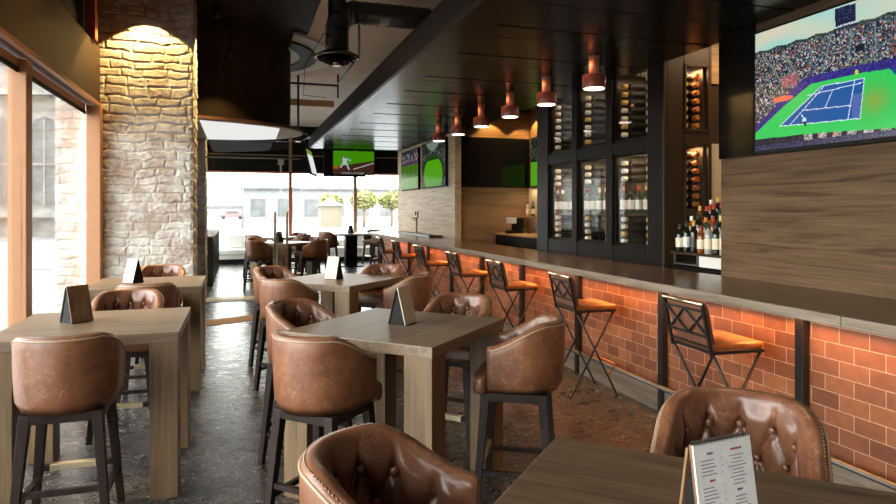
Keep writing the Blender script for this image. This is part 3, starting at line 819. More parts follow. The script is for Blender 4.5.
def football(u, v):
    if v < .30+.0: return (.60, .78, .46) if rg.random() < .9 else (.65, .8, .5)
    if v < .62: return (.30, .52, .10) if int(u*9) % 2 else (.34, .56, .12)
    if v < .70: return (.45, .15, .18) if rg.random() < .5 else (.35, .32, .5)
    return crowd() if v < .93 else (.25, .24, .32)
def stadium(u, v):
    d = math.hypot((u-.5)*1.05, (v-.25)*1.0)
    if v < .58 and d < .42: return (.40, .78, .08) if v > .16 else (.45, .75, .25)
    if v > .80:
        return (.55, .62, .58) if math.hypot(u-.5, v-1.1) < .30 else (.18, .22, .20)
    if d < .48: return (.15, .3, .12)
    c = crowd(); return tuple(x*.75 for x in c)
def baseball(u, v):
    if math.hypot((u-.285)*1.78, v-.73) < .038: return (.10, .14, .40)
    if dseg(u, v, (.27, .66), (.275, .48)) < .085: return (.88, .90, .95)
    if dseg(u, v, (.31, .64), (.42, .60)) < .03: return (.75, .85, .8)
    if dseg(u, v, (.24, .46), (.18, .30)) < .035 or dseg(u, v, (.32, .46), (.38, .22)) < .035: return (.85, .85, .9)
    if u < .12 and .22 < v < .34: return (.80, .40, .12)
    if v > .30+.30*u: return (.32, .68, .05)
    if dseg(u, v, (.5, .22), (1, .50)) < .02: return (.85, .82, .78)
    if v < .10 and .2 < u < .75 and rg.random() < .4: return (.7, .7, .7)
    return (.30, .19, .15)
def green_match(u, v):
    if math.hypot((u-.4)*1.78, v-.3) < .06: return (.1, .15, .1)
    return (.38, .72, .12) if v < .5 else ((.10, .14, .10) if rg.random() < .7 else (.3, .35, .3))

def tv(loc, rz, W, H, label, fn=None, nx=0, ny=0, gain=1.0, bez=.018, depth=.05, tilt=0):
    """loc = centre of the lower edge; faces local -y"""
    root = empty('television', loc, rz, label, 'television'); root.rotation_euler = (tilt, 0, rz)
    MB().box(-W/2-bez, W/2+bez, -.018, depth-.018, -bez*1.6, H+bez).build('casing', M['black'], root, bevel=.003)
    if fn: screen(root, W, H, nx, ny, fn, gain=gain)
    else: MB().box(-W/2, W/2, -.0205, -.0185, 0, H).build('screen', M['black_gloss'], root)
    return root
rz = -PI/2   # faces -x, left edge is the far end (+y)
tv((3.7675, 3.905-.80, 2.04), rz, 1.60, .89, 'large television showing a tennis match on the wooden wall right of the bottles', tennis, 330, 184, 1.05)
MB_ = MB().box(3.772, 3.798, 3.95, 4.325, 2.01, CAN).build('black_wall_panel', M['mirror_dark']); tag(MB_, 'glossy black wall panel left of the tennis television', 'panel')
for k, (a, b) in enumerate(((3.30, 3.34),)): pass
tv((3.7675, (15.086+13.50)/2, 2.06), rz, 1.50, .88, 'left of two far wall televisions, football pitch with crowd above', football, 40, 24, .55)
tv((3.7675, (13.241+11.585)/2, 2.06), rz, 1.62, .90, 'right of two far wall televisions, oval green stadium', stadium, 60, 34, .55)
tv((4.60, 11.26, 2.035), 0, 1.46, .90, 'large switched-off black television in the back bar recess')
tv((5.325, 10.55, 2.035), rz, 1.1, .90, 'television with a green picture on the recess side wall, mostly hidden', green_match, 30, 24, .7)
HT = tv((2.66, 15.44, 2.44), 0, .99, .56, 'hanging television showing a baseball batter below the canopy', baseball, 80, 45, .55, bez=.012)
MB().box(-.03, .03, .005, .03, .56, .60).box(-.02, .02, .0, .03, .58, .80).build('ceiling_mount', M['iron'], HT)
HB = tv((2.46, 15.56, 2.41), PI, .99, .56, 'hanging television turned away, dark back behind the baseball screen', None)
MB().box(-.02, .02, .0, .03, .56, .84).build('ceiling_mount', M['iron'], HB)
HS = tv((1.70, 15.35, 2.42), R(82), .90, .58, 'hanging television seen edge-on left of the baseball screen', lambda u, v: (.45, .55, .2) if v > .8 else (.86, .9, .88), 8, 10, 1.0, tilt=R(0))
HS.rotation_euler = (R(-14), R(0), R(76))
MB().box(-.02, .02, .005, .03, .58, 1.0).build('ceiling_mount', M['iron'], HS)

# ------------------------------------------------------------------ wine cabinet
cab = empty('wine_cabinet', (3.9, 6.6, 0), 0, 'tall charcoal wine cabinet with three columns of glazed windows', 'cabinet')
def rc(mb): mb.v = [(x-3.9, y-6.6, z) for x, y, z in mb.v]; return mb
Y0, Y1 = 5.23, 7.97; WINS = [(5.48, 6.12), (6.25, 6.89), (7.01, 7.65)]
st = MB(); T_ = .10
for a, b in ((Y0, 5.48), (6.12, 6.25), (6.89, 7.01), (7.65, Y1)): st.box(3.90, 3.935, a, b, 0, 3.44)
for a, b in WINS:
    st.box(3.905, 3.935, a, b, 0, 1.21); st.box(3.905, 3.935, a, b, 2.19, 2.32); st.box(3.905, 3.935, a, b, 3.06, 3.44)
rc(st).build('front_frame', M['cab'], cab, bevel=.006)
M['cab_in'] = plain('cabinet_interior', (.11, .065, .036), .5)
sd = MB().box(3.935, 4.46, Y1-.06, Y1, 0, 3.44).box(4.40, 4.46, Y0+.04, Y1, 0, 3.44)
for a, b in ((6.12, 6.25), (6.89, 7.01)): sd.box(3.97, 4.40, (a+b)/2-.02, (a+b)/2+.02, 1.1, 3.44)
sd.box(3.97, 4.40, Y0+.04, Y1, 1.15, 1.205).box(3.97, 4.40, Y0+.04, Y1, 3.06, 3.12)
rc(sd).build('carcass', M['cab_in'], cab)
ef = MB().box(3.935, 4.13, Y0-.02, Y0+.04, 0, 3.44).box(4.43, 4.46, Y0-.02, Y0+.04, 0, 3.44).box(4.13, 4.43, Y0-.02, Y0+.04, 3.02, 3.44).box(4.13, 4.43, Y0-.02, Y0+.04, 2.24, 2.36).box(4.13, 4.43, Y0-.02, Y0+.04, 0, 1.2)
ef.box(3.9, 3.935, Y0-.02, Y0, 0, 3.44)
rc(ef).build('end_panel', M['cab_brown'], cab, bevel=.005)
mo = MB()
for z0, z1 in ((2.36, 3.02), (1.2, 2.24)):
    mo.box(4.13, 4.15, Y0-.035, Y0, z0, z1).box(4.41, 4.43, Y0-.035, Y0, z0, z1).box(4.13, 4.43, Y0-.035, Y0, z1-.02, z1).box(4.13, 4.43, Y0-.035, Y0, z0, z0+.02)
rc(mo).build('end_door', M['cab_brown'], cab, bevel=.003)
for z0, z1 in ((2.36, 3.02), (1.2, 2.24)): rc(MB().box(4.15, 4.41, Y0-.012, Y0-.006, z0, z1)).build('pane', M['cab_glass'], cab)
wn = ['right', 'middle', 'left']
for wi, (a, b) in enumerate(WINS):
    for z0, z1 in ((1.21, 2.19), (2.32, 3.06)):
        fr = MB().box(3.935, 3.96, a-.01, a+.022, z0, z1).box(3.935, 3.96, b-.022, b+.01, z0, z1).box(3.935, 3.96, a, b, z0, z0+.03).box(3.935, 3.96, a, b, z1-.03, z1)
        d = rc(fr).build('door', M['cab'], cab, bevel=.003)
        rc(MB().box(3.945, 3.951, a+.022, b-.022, z0+.03, z1-.03)).build('pane', M['cab_glass'], d)
    rc(MB().box(4.375, 4.40, a+.115, b+.04, 1.55, 1.92)).build('back_light_panel', M['beige_glow'], cab)
    rc(MB().box(3.985, 4.375, a-.02, b+.03, 1.530, 1.545)).build('shelf', M['cab_brown'], cab)

BT = {}
M['bottle_dark'] = plain('dark_bottle_glass', (.012, .014, .010), .08, bump=0)
M['bottle_cellar'] = plain('dusty_dark_bottle', (.010, .009, .007), .45, bump=0, **{'Specular IOR Level': .12})
M['bottle_green'] = plain('green_bottle_glass', (.03, .06, .02), .08, bump=0)
M['bottle_amber'] = plain('amber_bottle_glass', (.22, .07, .012), .08, bump=0)
M['bottle_clear'] = plain('pale_bottle_glass', (.42, .40, .36), .06, bump=0)
for nm, c in (('cream', (.84, .74, .54)), ('white', (.88, .86, .82)), ('gold', (.74, .46, .10)), ('red', (.45, .04, .03)), ('black', (.03, .03, .03)), ('orange', (.62, .20, .04)), ('green', (.10, .25, .08)), ('blue', (.06, .12, .35))): M['cap_'+nm] = plain(nm+'_foil', c, .4, bump=0)
def bottle_protos():
    body = [(.001, 0), (.036, 0), (.0375, .006), (.0375, .185), (.034, .205), (.020, .235), (.0145, .255), (.0145, .295)]
    mb_body = MB().lathe(body, 14); lab = MB().lathe([(.0378, .05), (.0378, .15)], 14, cap=False); cap = MB().lathe([(.0155, .238), (.0160, .240), (.0160, .298), (.012, .300)], 12)
    return mb_body, lab, cap
bb, bl, bc = bottle_protos()
def mkbottle(name, glassm, labm, capm):
    o = bb.build(name, M[glassm]); bl.build('bottle_label', M[labm], o); bc.build('capsule', M[capm], o); return o
protos = {}
def put_bottle(name, glassm, labm, capm, loc, rot, label, group, sc=1.0):
    k = (name, glassm, labm, capm)
    if k not in protos: protos[k] = mkbottle(*k); o = protos[k]
    else: o = copy_tree(protos[k])
    o.location = loc; o.rotation_euler = rot; o.scale = (sc,)*3 if not isinstance(sc, tuple) else sc
    return tag(o, label, 'bottle', group)
# wide foil capsule ends face the room: lying bottles with neck to -x
bcap = MB().lathe([(.0245, .240), (.026, .244), (.026, .300), (.021, .304)], 14)
def mklying(capm):
    o = bb.build('wine_bottle', M['bottle_cellar']); bcap.build('capsule', M['cap_'+capm], o); return o
lyp = {}
def lying(capm, loc, rz, label, group):
    if capm not in lyp: lyp[capm] = mklying(capm); o = lyp[capm]
    else: o = copy_tree(lyp[capm])
    o.location = loc; o.rotation_euler = (0, -PI/2, 0) if rz == 0 else (PI/2, 0, 0)
    return tag(o, label, 'wine bottle', group)
rr = random.Random(11); OR = ['first', 'second', 'third', 'fourth', 'fifth', 'sixth', 'seventh', 'eighth', 'ninth']
for wi, (a, b) in enumerate(WINS):
    for ci, yy in ((0, b-.065), (1, a+.12)):
        cname = 'left' if ci == 0 else 'right'
        for part, zs in (('upper', [2.94-.088*k for k in range(7)]), ('lower top', [2.10-.085*k for k in range(3)]), ('lower bottom', [1.488-.080*k for k in range(4)])):
            rk = MB()
            for x in (4.08, 4.26):
                rk.box(x-.004, x+.004, yy-.052, yy-.044, min(zs)-.035, max(zs)+.035)
                for z in zs: rk.box(x-.004, x+.004, yy-.046, yy+.03, z-.0405, z-.0376)
            rc(rk).build('rack', M['iron'], cab)
            for k, z in enumerate(zs):
                cp = rr.choice(['cream', 'white', 'cream', 'white', 'gold', 'cream']) if part != 'upper' or ci else rr.choice(['white', 'cream', 'white', 'gold'])
                where = {'upper': 'upper %s cabinet window' % wn[wi], 'lower top': 'upper rack of lower %s cabinet window' % wn[wi], 'lower bottom': 'bottom rack of lower %s cabinet window' % wn[wi]}[part]
                lying(cp, (4.292, yy, z), 0, '%s capped lying wine bottle, %s down, %s column, %s' % (cp, OR[k], cname, where), 'wine bottles lying in the cabinet')
    for k in range(4):
        cp = rr.choice(['red', 'black', 'gold', 'white'])
        put_bottle('wine_bottle', rr.choice(['bottle_dark', 'bottle_green', 'bottle_amber']), 'plate_white', 'cap_'+cp, (4.03, b-.03-k*.14, 1.547), (0, 0, 0), 'upright bottle, %s from left, on the middle shelf of lower %s cabinet window' % (OR[k], wn[wi]), 'bottles upright in the wine cabinet')
# bottles behind the end door: necks to -y
for part, zs in (('upper', [2.92-.082*k for k in range(7)]), ('lower', [2.14-.082*k for k in range(7)])):
    for ci, xx in ((0, 4.20), (1, 4.34)):
        rk = MB()
        for y in (5.34, 5.47):
            rk.box(xx+.042, xx+.05, y-.004, y+.004, min(zs)-.05, max(zs)+.05)
            for z in zs: rk.box(xx-.03, xx+.045, y-.004, y+.004, z-.0405, z-.0376)
        rc(rk).build('rack', M['iron'], cab)
        for k, z in enumerate(zs):
            cp = 'gold' if ci == 0 else 'orange'
            lying(cp, (xx, 5.57, z), 1, 'lying bottle with %s capsule, %s from top behind the %s cabinet end door' % (cp, OR[k], part), 'wine bottles behind the end door')
for a, b in WINS: area('cabinet_light', (4.25, (a+b)/2, 3.05), (0, 0, 0), .3, .4, 4, (1, .74, .48)); area('cabinet_light', (4.25, (a+b)/2, 2.18), (0, 0, 0), .3, .4, 6, (1, .80, .58))
area('cabinet_light', (4.28, 5.38, 3.0), (0, 0, 0), .2, .15, 5, (1, .62, .3)); area('cabinet_light', (4.28, 5.38, 2.22), (0, 0, 0), .2, .15, 4, (1, .62, .3))
spot('end_panel_spot', (4.25, 4.85, 3.40), (4.2, 5.2, 2.2), 5, 110, (1, .66, .32), .5, .03)
area('display_light', (4.6, 4.8, 3.3), (0, 0, 0), .3, .3, 14, (1, .72, .42))

# back bar cabinet with tiered bottles
bbc = empty('back_bar_cabinet', (4.2, 4.8, 0), 0, 'back bar cabinet with white drawer and stepped bottle shelves beside the wine cabinet', 'cabinet')
def r2(mb): mb.v = [(x-4.2, y-4.8, z) for x, y, z in mb.v]; return mb
r2(MB().box(3.97, 4.85, 4.345, 5.185, 0, 1.06)).build('body', M['cab'], bbc)
r2(MB().box(3.955, 4.85, 4.345, 5.185, 1.175, 1.195)).build('shelf', M['cab_brown'], bbc)
r2(MB().box(3.965, 4.5, 4.36, 4.80, 1.075, 1.172)).build('drawer', M['plate_white'], bbc, bevel=.003)
r2(MB().box(3.98, 4.5, 4.83, 5.17, 1.075, 1.09).box(4.3, 4.5, 4.83, 5.17, 1.09, 1.17).box(3.98, 4.0, 5.15, 5.17, 1.09, 1.172).box(3.98, 4.0, 4.83, 4.85, 1.09, 1.172)).build('glass_tray', M['dark_steel'], bbc)
r2(MB().box(4.08, 4.85, 4.345, 5.185, 1.195, 1.275).box(4.19, 4.85, 4.345, 5.185, 1.275, 1.355).box(4.30, 4.85, 4.345, 5.185, 1.355, 1.435)).build('stepped_shelf', M['cab_brown'], bbc)
r2(MB().box(4.80, 4.85, 4.345, 5.185, 1.435, 2.6)).build('back_panel', M['beige_glow'], bbc)
tiers = [(4.015, 1.195), (4.135, 1.275), (4.245, 1.355), (4.36, 1.435)]
gl = ['bottle_dark', 'bottle_amber', 'bottle_dark', 'bottle_green', 'bottle_clear', 'bottle_amber']; cps = ['cap_red', 'cap_black', 'cap_gold', 'cap_white', 'cap_black', 'cap_orange']; labs = ['plate_white', 'cap_cream', 'cap_red', 'cap_cream', 'plate_white', 'cap_orange', 'cap_black']
tn = ['front row', 'second row', 'third row', 'back row']
for ti, (x, z) in enumerate(tiers):
    for k in range(8):
        s = rr.uniform(.78, 1.05)
        put_bottle('liquor_bottle', rr.choice(gl), rr.choice(labs), rr.choice(cps), (x, 5.125-.098*k-.02*(ti % 2), z+.001), (0, 0, rr.random()*6), 'liquor bottle, %s from left in the %s of the stepped back bar shelf' % (OR[k], tn[ti]), 'liquor bottles on the stepped shelf', (rr.uniform(.9, 1.08),)*2+(s,))

# back counter in the recess
bcn = empty('back_counter', (5.0, 10, 0), 0, 'low black back counter with oak edge in the bar recess', 'counter')
def r3(mb): mb.v = [(x-5.0, y-10, z) for x, y, z in mb.v]; return mb
r3(MB().box(4.66, 5.36, 8.05, 11.29, 0, 1.12)).build('body', M['black'], bcn)
r3(MB().box(4.63, 5.36, 8.05, 11.29, 1.12, 1.15)).build('counter_top', M['gold_wood'], bcn)
r3(MB().box(5.16, 5.36, 9.0, 11.28, 1.44, 1.46)).build('shelf', M['gold_wood'], bcn)
r3(MB().box(5.34, 5.36, 9.0, 11.28, 1.15, 2.0)).build('splashback', M['beige_glow'], bcn)
for k in range(5):
    put_bottle('liquor_bottle', ('bottle_clear', 'bottle_green', 'bottle_clear', 'bottle_amber', 'bottle_dark')[k], 'cap_cream', 'cap_black', (5.26, 11.15-.24*k, 1.461), (0, 0, 0), 'bottle, %s from left on the recess wall shelf' % OR[k], 'bottles on the recess shelf', .95)
cm = empty('coffee_machine', (4.85, 10.85, 1.152), 0, 'small white and black coffee machine on the back counter', 'coffee machine')
MB().box(-.13, .13, -.13, .13, 0, .05).box(.0, .13, -.13, .13, .05, .28).build('body', M['black'], cm); MB().box(-.12, .0, -.11, .11, .18, .29).build('head', M['plate_white'], cm, bevel=.01)
for k in range(6):
    gg = MB().lathe([(.026, 0), (.034, .11), (.031, .11), (.024, .006)], 12, cap=False).build('drinking_glass', M['cab_glass'], loc=(4.86+.08*(k % 2), 10.45-.12*(k//2), 1.152))
    tag(gg, 'clear drinking glass, %s in the rows on the back counter' % OR[k], 'glass', 'glasses on the back counter')
for x, y in ((4.55, 11.0), (5.2, 10.9)):
    spot('recess_spot', (x, y+.05, 3.42), (x, 11.25, 1.4), 70, 90, (1, .60, .20), .25, .02)
    f = empty('downlight', (x, y+.05, 3.45), 0, 'small recessed downlight over the recess wall, %s' % ('above the black television' if x < 5 else 'in the right corner'), 'light')
    MB().lathe([(.05, -.025), (.05, 0)], 16).build('ring', M['iron'], f)
area('shelf_light', (5.25, 10.3, 1.98), (0, 0, 0), .1, 1.6, 5, (1, .74, .42))

# beer tap and drip tray on the bar
bt = empty('beer_tap', (3.68, 13.4, 1.077), 0, 'slim steel beer tap standing on the far bar top', 'tap')
MB().lathe([(.05, 0), (.05, .012), (.022, .02), (.022, .34)], 16).build('column', M['steel'], bt)
MB().tube([(0, -.10, .36), (0, .10, .36)], .022, 10).build('crossbar', M['steel'], bt)
for y in (-.085, .085):
    h = MB().tube([(0, y, .36), (-.06, y, .33), (-.065, y, .27)], .010, 8).build('spout', M['steel'], bt); MB().lathe([(.010, .37), (.016, .44), (.012, .47)], 10, (0, y, 0)).build('handle', M['iron'], h)
dt = MB().box(3.52, 3.785, 11.9, 14.5, 1.05, 1.075).box(3.52, 3.54, 11.9, 14.5, 1.075, 1.09).box(3.52, 3.785, 11.9, 11.92, 1.075, 1.09).build('drip_tray', M['dark_steel']); tag(dt, 'long steel drip tray under the beer tap on the bar', 'tray')

# ------------------------------------------------------------------ ceiling services
def diffuser(loc, r, label, rc_=.40):
    o = empty('air_diffuser', loc, 0, label, 'air diffuser', 'round ceiling air diffusers')
    MB().lathe([(r*.62, .10), (r*.98, .05), (r, .03), (r*.93, .022), (r*.86, .05)], 40, cap=False).build('rim', M['diffuser'], o)
    for k, (a, b) in enumerate(((.80, .0), (.60, -.022), (.40, -.045))):
        MB().lathe([(r*a, b), (r*(a-.05), b+.012), (r*(a-.17), b+.05)], 36, cap=False).build('cone', M['diffuser'], o)
    MB().lathe([(r*.2, -.066), (r*.2, .03)], 24).build('centre_plate', M['diffuser'], o)
    MB().lathe([(r*rc_, .06), (r*rc_, CEIL-loc[2]-.026)], 24).build('collar', M['duct'], o)
    return o
DF = diffuser((1.115, 7.62, 3.36), .27, 'nearer round metal air diffuser on a black duct'); diffuser((1.10, 12.60, 2.96), .24, 'far round metal air diffuser beside the white portal soffit', .09)
fd = MB(); pts = [(1.115, 7.62, 3.42), (1.115, 7.62, 3.75), (1.16, 7.62, 3.88), (1.30, 7.62, 3.95), (1.9, 7.62, 3.95), (2.3, 7.62, 3.95)]
P2 = []
for a, b in zip(pts, pts[1:]):
    for k in range(8): P2.append(Vector(a).lerp(Vector(b), k/8))
fd.tube(P2, .135, 18)
for i in range(0, len(P2), 2): 
    t = (P2[min(i+1, len(P2)-1)]-P2[max(i-1, 0)]).normalized(); q = t.to_track_quat('Z', 'Y'); fd.tube([P2[i]+q @ Vector((.139*math.cos(2*PI*k/18), .139*math.sin(2*PI*k/18), 0)) for k in range(18)], .007, 5, closed=True)
fd.v = [(x-1.115, y-7.62, z-3.36) for x, y, z in fd.v]; fd.build('flexible_duct', M['duct'], DF)
cr = empty('ceiling_medallion', (-.35, 11.1, CEIL-.03), kind='structure')
def crescent(mb, r, r0, xc, z0, z1):
    th_ = math.acos(xc/r); out = [(r*math.cos(-th_+2*th_*k/40), r*math.sin(-th_+2*th_*k/40)) for k in range(41)]
    if r0 and r0 > xc:
        t0 = math.acos(xc/r0); out += [(r0*math.cos(t0-2*t0*k/40), r0*math.sin(t0-2*t0*k/40)) for k in range(41)]
    return mb.prism(out, z0, z1)
crescent(MB(), 1.90, 0, 1.12, -.02, .025).build('disc', plain('grey_disc', (.62, .60, .56), .6), cr)
crescent(MB(), 1.62, 1.34, 1.12, -.05, -.021).build('ring', M['black'], cr)

tag(MB().tube([(.4, 10.42, 3.6), (1.54, 10.42, 3.6)], .018, 8).tube([(1.54, 10.42, 3.4), (1.54, 10.42, 3.78)], .014, 8).build('sprinkler_pipe', M['iron']), 'black sprinkler pipe crossing below the taupe ceiling', 'pipe')
tag(MB().tube([(1.50, 8.3, 4.2), (1.50, 8.3, 3.60), (1.50, 10.2, 3.58)], .016, 8).build('conduit', M['dark_steel']), 'grey conduit dropping from the ceiling beside the canopy', 'pipe')
tag(MB().tube([(1.2, 9.4, 4.19), (1.05, 10.8, 3.95), (1.1, 11.6, 3.62), (1.5, 11.6, 3.6)], .006, 6).build('hanging_cable', M['iron']), 'thin dark cable looping under the taupe ceiling', 'cable')
tag(MB().box(.9, 1.9, 13.4, 13.55, 3.72, 3.85).build('ceiling_beam_trim', M['tan_metal']), 'narrow tan beam under the far ceiling', 'beam')

def can_light(loc, tgt, e, ang, label, col=(1, .66, .24), blend=.12):
    o = empty('spotlight', loc, 0, label, 'light')
    MB().lathe([(.035, .0), (.045, .02), (.045, .15), (.03, .16), (.01, .16), (.01, CEIL-loc[2])], 18).build('can', M['iron'], o)
    spot('spot_beam', (loc[0], loc[1], loc[2]-.01), tgt, e, ang, col, blend, .012)
can_light((-1.0, 7.94, 3.95), (-1.0, 7.94, 0), 170, 104, 'small black ceiling spotlight washing the brick pillar')
can_light((-1.2, 5.2, 3.75), (-1.5, 5.4, 2.9), 30, 110, 'small black ceiling spotlight aimed at the window beam', blend=.6)
can_light((-.10, 9.12, 3.62), (-.10, 9.22, 0), 60, 100, 'small black ceiling spotlight washing the black bulkhead', blend=.5)
can_light((-.25, 8.55, 4.0), (-.42, 8.55, 0), 320, 80, 'small black ceiling spotlight beside the pillar', blend=.3)
can_light((-.30, 12.35, 4.0), (-.46, 12.35, 0), 320, 80, 'small black ceiling spotlight beside the far brick pillar', blend=.3)

# ------------------------------------------------------------------ far seating
wb = empty('window_bench', (2.2, 19.95, 0), 0, 'long cream upholstered bench under the far window', 'bench')
MB().box(-3.1, 2.9, -.30, .5, .0, .14).build('plinth', M['black'], wb); MB().box(-3.1, 2.9, -.34, .5, .14, .26).build('base', M['bench'], wb)
for k in range(4): MB().box(-3.1+1.5*k+.005, -1.6+1.5*k-.005, -.36, .36, .26, .42).build('seat_cushion', M['bench'], wb, bevel=.03)
for k in range(4): MB().box(-3.1+1.5*k+.005, -1.6+1.5*k-.005, .36, .52, .26, .62).build('back_cushion', M['bench'], wb, bevel=.03)
for k, x in enumerate((-.05, 1.9, 3.6)):
    tag(MB().box(-.22, .22, -.07, .07, 0, .38).build('pillow', M['white'], loc=(x, 20.06, .445), rot=(R(-14), 0, 0), bevel=.05, seg=3), 'white pillow on the window bench, %s' % ('leftmost, by the brick pillar', 'in the middle', 'rightmost, toward the bar')[k], 'pillow', 'pillows on the window bench')
for k, y in enumerate((14.55, 16.2, 17.9)):
    bb_ = empty('booth_bench', (-.715, y, 0), 0, 'dark high-backed booth bench behind the brick pillar, %s' % ('nearest of three', 'middle of three', 'farthest of three')[k], 'booth bench', 'dark booth benches')
    MB().box(-.22, .20, -.45, .45, 0, .44).build('base', M['cab'], bb_); MB().box(-.22, .23, -.5, -.38, 0, 1.02).box(-.22, .23, .38, .5, 0, 1.02).build('backrest', M['cab'], bb_, bevel=.02); MB().box(-.22, .21, -.37, .37, .44, .52).build('seat', M['leather'], bb_, bevel=.02)
    MB().box(-.23, .24, -.52, -.36, 1.02, 1.05).box(-.23, .24, .36, .52, 1.02, 1.05).build('capping', M['table'], bb_)

# ------------------------------------------------------------------ street outside
struct(MB().box(-70, -1.7, -40, 21, -.35, -.12).box(-70, 80, 20.8, 160, -.35, -.12).build('street_ground', M['street']))
struct(MB().box(-60, 70, 40, 52, -.12, -.10).build('street_road', M['road']))
sb = empty('stone_building', (-16, 46, -.12), R(-14), 'pale stone building with arched windows across the street', 'building')
MB().box(-14, 9, 0, 8, 0, 24).build('wall', M['stone'], sb)
for k in range(8):
    x = -12.6+2.7*k
    MB().box(x-.35, x+.35, -.5, 0, 0, 24).build('pilaster', M['stone'], sb)
    for z0 in (2, 10.5):
        w = MB(); poly = [(-.75, 0), (.75, 0)]+[(.75*math.cos(PI*j/10), 4.6+.75*math.sin(PI*j/10)) for j in range(11)]
        n = len(poly); xo = x+1.35
        w.add([(xo+a, -.06, z0+b) for a, b in poly]+[(xo+a, .1, z0+b) for a, b in poly], [tuple(range(n)), tuple(reversed(range(n, 2*n)))]+[(i, (i+1) % n, n+(i+1) % n, n+i) for i in range(n)])
        f = w.build('window', M['stone_dark'], sb); MB().box(xo-.05, xo+.05, -.12, -.06, z0, z0+5.2).box(xo-.75, xo+.75, -.12, -.06, z0+2.4, z0+2.5).build('glazing_bar', M['stone'], f)
for z in (1.2, 8.6, 17): MB().box(-14, 9, -.65, 0, z, z+.5).build('cornice', M['stone'], sb)
sb2 = empty('brown_building', (-19, 20, -.12), R(-40), 'darker brick building seen at the left window edge', 'building')
MB().box(-6, 6, 0, 8, 0, 16).build('wall', M['old_brick'], sb2)
for k in range(4):
    for z0 in (1, 6): MB().box(-5+2.8*k, -3.4+2.8*k, -.06, .1, z0, z0+3).build('window', M['stone_dark'], sb2)

def car(loc, rz, m, label):
    o = empty('parked_car', loc, rz, label, 'car', 'cars on the street')
    prof = [(-2.1, .35), (-2.1, .8), (-1.3, .95), (-.7, 1.42), (.9, 1.42), (1.5, .98), (2.1, .85), (2.1, .35)]
    n = len(prof); b = MB(); b.add([(x, -.85, z) for x, z in prof]+[(x, .85, z) for x, z in prof], [tuple(range(n)), tuple(reversed(range(n, 2*n)))]+[(i, (i+1) % n, n+(i+1) % n, n+i) for i in range(n)])
    b.build('body', M[m], o, bevel=.05)
    for s in (-1, 1):
        y = s*.86; b2 = MB(); b2.add([(-1.1, y, .98), (-.62, y, 1.35), (.82, y, 1.35), (1.25, y, .98)], [(0, 1, 2, 3)]).build('window', M['car_glass'], o)
        for x in (-1.3, 1.35): MB().tube([(x, s*.66, .32), (x, s*.88, .32)], .32, 18).build('wheel', M['tyre'], o)
car((-1.0, 112, -.12), 0, 'car_red', 'red car across the street, left of the door handles'); car((6.6, 110, -.12), 0, 'car_red', 'pink-red car across the street behind the door handles'); car((3.0, 118, -.12), PI, 'car_white', 'white car farther back on the street')
def tree(loc, h, label, seed):
    rg2 = random.Random(seed); o = empty('street_tree', loc, 0, label, 'tree', 'street trees')
    tk = MB().tube([(0, 0, 0), (.1, 0, h*.3), (0, .1, h*.55)], .14, 8)
    for k in range(6):
        a = k*1.05; tk.tube([(0, .05, h*.45), (math.cos(a)*h*.18, math.sin(a)*h*.18, h*.68), (math.cos(a)*h*.28, math.sin(a)*h*.28, h*.88)], .05, 5)
    tk.build('trunk', M['bark'], o); lf = MB()
    for k in range(700):
        v = Vector((rg2.gauss(0, 1), rg2.gauss(0, 1), rg2.gauss(0, .8))).normalized()*rg2.uniform(.5, 1)**.5
        c = Vector((v.x*h*.36, v.y*h*.36, h*.74+v.z*h*.25)); q = Vector((rg2.uniform(-1, 1), rg2.uniform(-1, 1), rg2.uniform(-1, 1))).normalized().to_track_quat('Z', 'Y'); s = .16
        lf.add([c+q @ Vector(p) for p in ((-s, -s*.6, 0), (s, -s*.6, 0), (s, s*.6, 0), (-s, s*.6, 0))], [(0, 1, 2, 3)])
    lf.build('foliage', M['leaf'], o)
tree((11.3, 60, -.12), 3.5, 'yellow-green street tree right of the hanging screen', 1); tree((14.2, 61, -.12), 3.5, 'yellow-green street tree nearest the bar, right edge of far window', 2); tree((10.3, 75, -.12), 3.6, 'small pale street tree left of the hanging screen mullion', 3)
fb = empty('grey_building', (9.5, 84, -.12), 0, 'long pale grey building beyond the far window', 'building')
MB().box(-9, 22, 0, 6, 0, 4.2).build('wall', M['far_wall'], fb); MB().box(-9.3, 22.3, -.4, 6, 4.2, 4.5).build('roof', M['stone_dark'], fb)
for k in range(9): MB().box(-8+3.3*k, -6.2+3.3*k, -.06, .1, .8, 3.0).build('window', M['stone_dark'], fb)
fk = empty('kiosk', (8.4, 62, -.12), 0, 'small beige kiosk with pitched roof beyond the far window', 'kiosk')
MB().box(-1, 1, -1, 1, 0, 2.0).build('wall', M['far_beige'], fk); MB().add([(-1.3, -1.2, 2.0), (1.3, -1.2, 2.0), (0, -1.2, 2.7), (-1.3, 1.2, 2.0), (1.3, 1.2, 2.0), (0, 1.2, 2.7)], [(0, 1, 2), (5, 4, 3), (0, 2, 5, 3), (1, 4, 5, 2), (0, 3, 4, 1)]).build('roof', M['far_wall'], fk)
lb = empty('white_building', (-6, 135, -.12), 0, 'long low white building beyond the far window, left part', 'building')
MB().box(-8, 14, 0, 6, 0, 3.6).build('wall', M['car_white'], lb); MB().box(-8, 14, -.1, 0, 1.8, 2.4).build('window_band', M['stone_dark'], lb)
lp = MB().lathe([(.09, 0), (.05, 5.5)], 10).build('street_lamp', M['far_wall'], loc=(.4, 58, -.12)); MB().box(-.1, .6, -.08, .08, 5.45, 5.55).build('lamp_head', M['far_wall'], lp); tag(lp, 'thin pale street lamp post beyond the far window', 'street lamp')

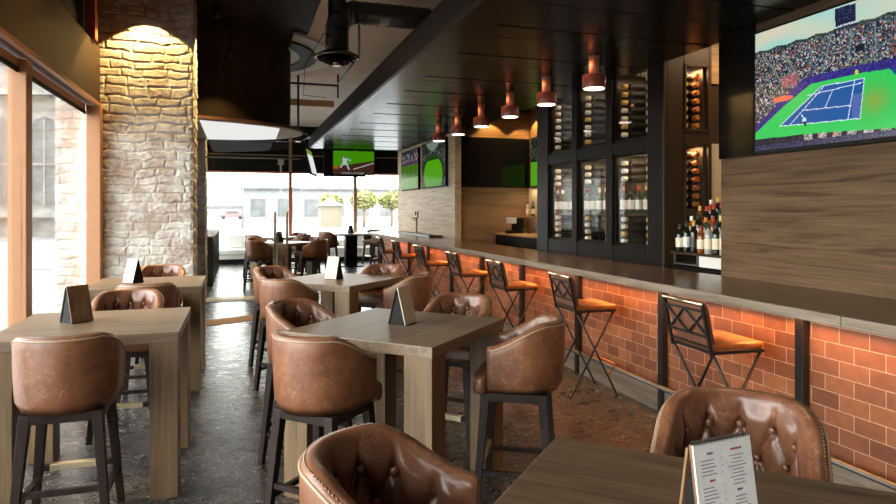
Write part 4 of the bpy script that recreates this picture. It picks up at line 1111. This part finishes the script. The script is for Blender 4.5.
# ------------------------------------------------------------------ light
W = bpy.data.worlds.new('sky'); bpy.context.scene.world = W; W.use_nodes = True; t = W.node_tree
bg = t.nodes['Background']; tc = t.nodes.new('ShaderNodeTexCoord'); sx = t.nodes.new('ShaderNodeSeparateXYZ'); rp = t.nodes.new('ShaderNodeValToRGB')
t.links.new(tc.outputs['Generated'], sx.inputs[0]); t.links.new(sx.outputs[2], rp.inputs[0]); t.links.new(rp.outputs[0], bg.inputs[0])
rp.color_ramp.elements[0].color = (1, .97, .93, 1); rp.color_ramp.elements[1].color = (.88, .93, 1, 1)
bg.inputs[1].default_value = 13
area('window_portal', (-1.60, 2.4, 1.4), (0, R(-90), 0), 2.7, 11.2, 0, portal=True)
area('window_portal', (-1.54, 16.6, 1.6), (0, R(-90), 0), 2.3, 7.8, 0, portal=True)
area('window_portal', (2.2, 20.4, 1.55), (R(-90), 0, 0), 6.6, 2.35, 0, portal=True)
ceiling_fill = area('added_ceiling_fill', (1.80, 10.2, 3.31), (PI, 0, 0), .08, 8, 6, (1, .80, .60))  # added uplight without a fixture, brightens the taupe ceiling
# unseen downlights added to warm the dining tables and aisle
for (x, y, e) in ((.9, 3.7, 26), (.9, 6.3, 20), (.9, 1.2, 30), (2.2, 2.2, 24)):
    z = CAN if x > 1.6 else CEIL
    f = empty('downlight', (x, y, z), 0, 'added small round downlight over %s' % {3.7: 'the middle table', 6.3: 'the second diagonal table', 1.2: 'the foreground table', 2.2: 'the aisle by the bar'}[y], 'light')
    MB().lathe([(.06, -.02), (.06, 0)], 18).build('ring', M['iron'], f)
    spot('added_down_beam', (x, y, z-.03), (x, y, 0), e, 80, (1, .80, .58), .7, .05)

# ------------------------------------------------------------------ camera and render look
cd = bpy.data.cameras.new('camera'); co = bpy.data.objects.new('camera', cd); C.objects.link(co)
co.location = (0, 0, 1.6); co.rotation_euler = (PI/2, 0, -R(18.16)); cd.sensor_width = 36; cd.lens = 640/896*36; cd.shift_y = -43/896; cd.clip_start = .05; cd.clip_end = 400
sc = bpy.context.scene; sc.camera = co
vs_ = sc.view_settings; sc.display_settings.display_device = 'sRGB'; vs_.view_transform = 'Standard'; vs_.look = 'None'; vs_.exposure = 0.0; vs_.gamma = 1; vs_.use_curve_mapping = False
cy = sc.cycles; cy.use_denoising = True
try: cy.denoiser = 'OPENIMAGEDENOISE'
except Exception: pass
cy.max_bounces = 8; cy.diffuse_bounces = 4; cy.glossy_bounces = 4; cy.transparent_max_bounces = 24; cy.sample_clamp_indirect = 6; cy.caustics_reflective = False; cy.caustics_refractive = False
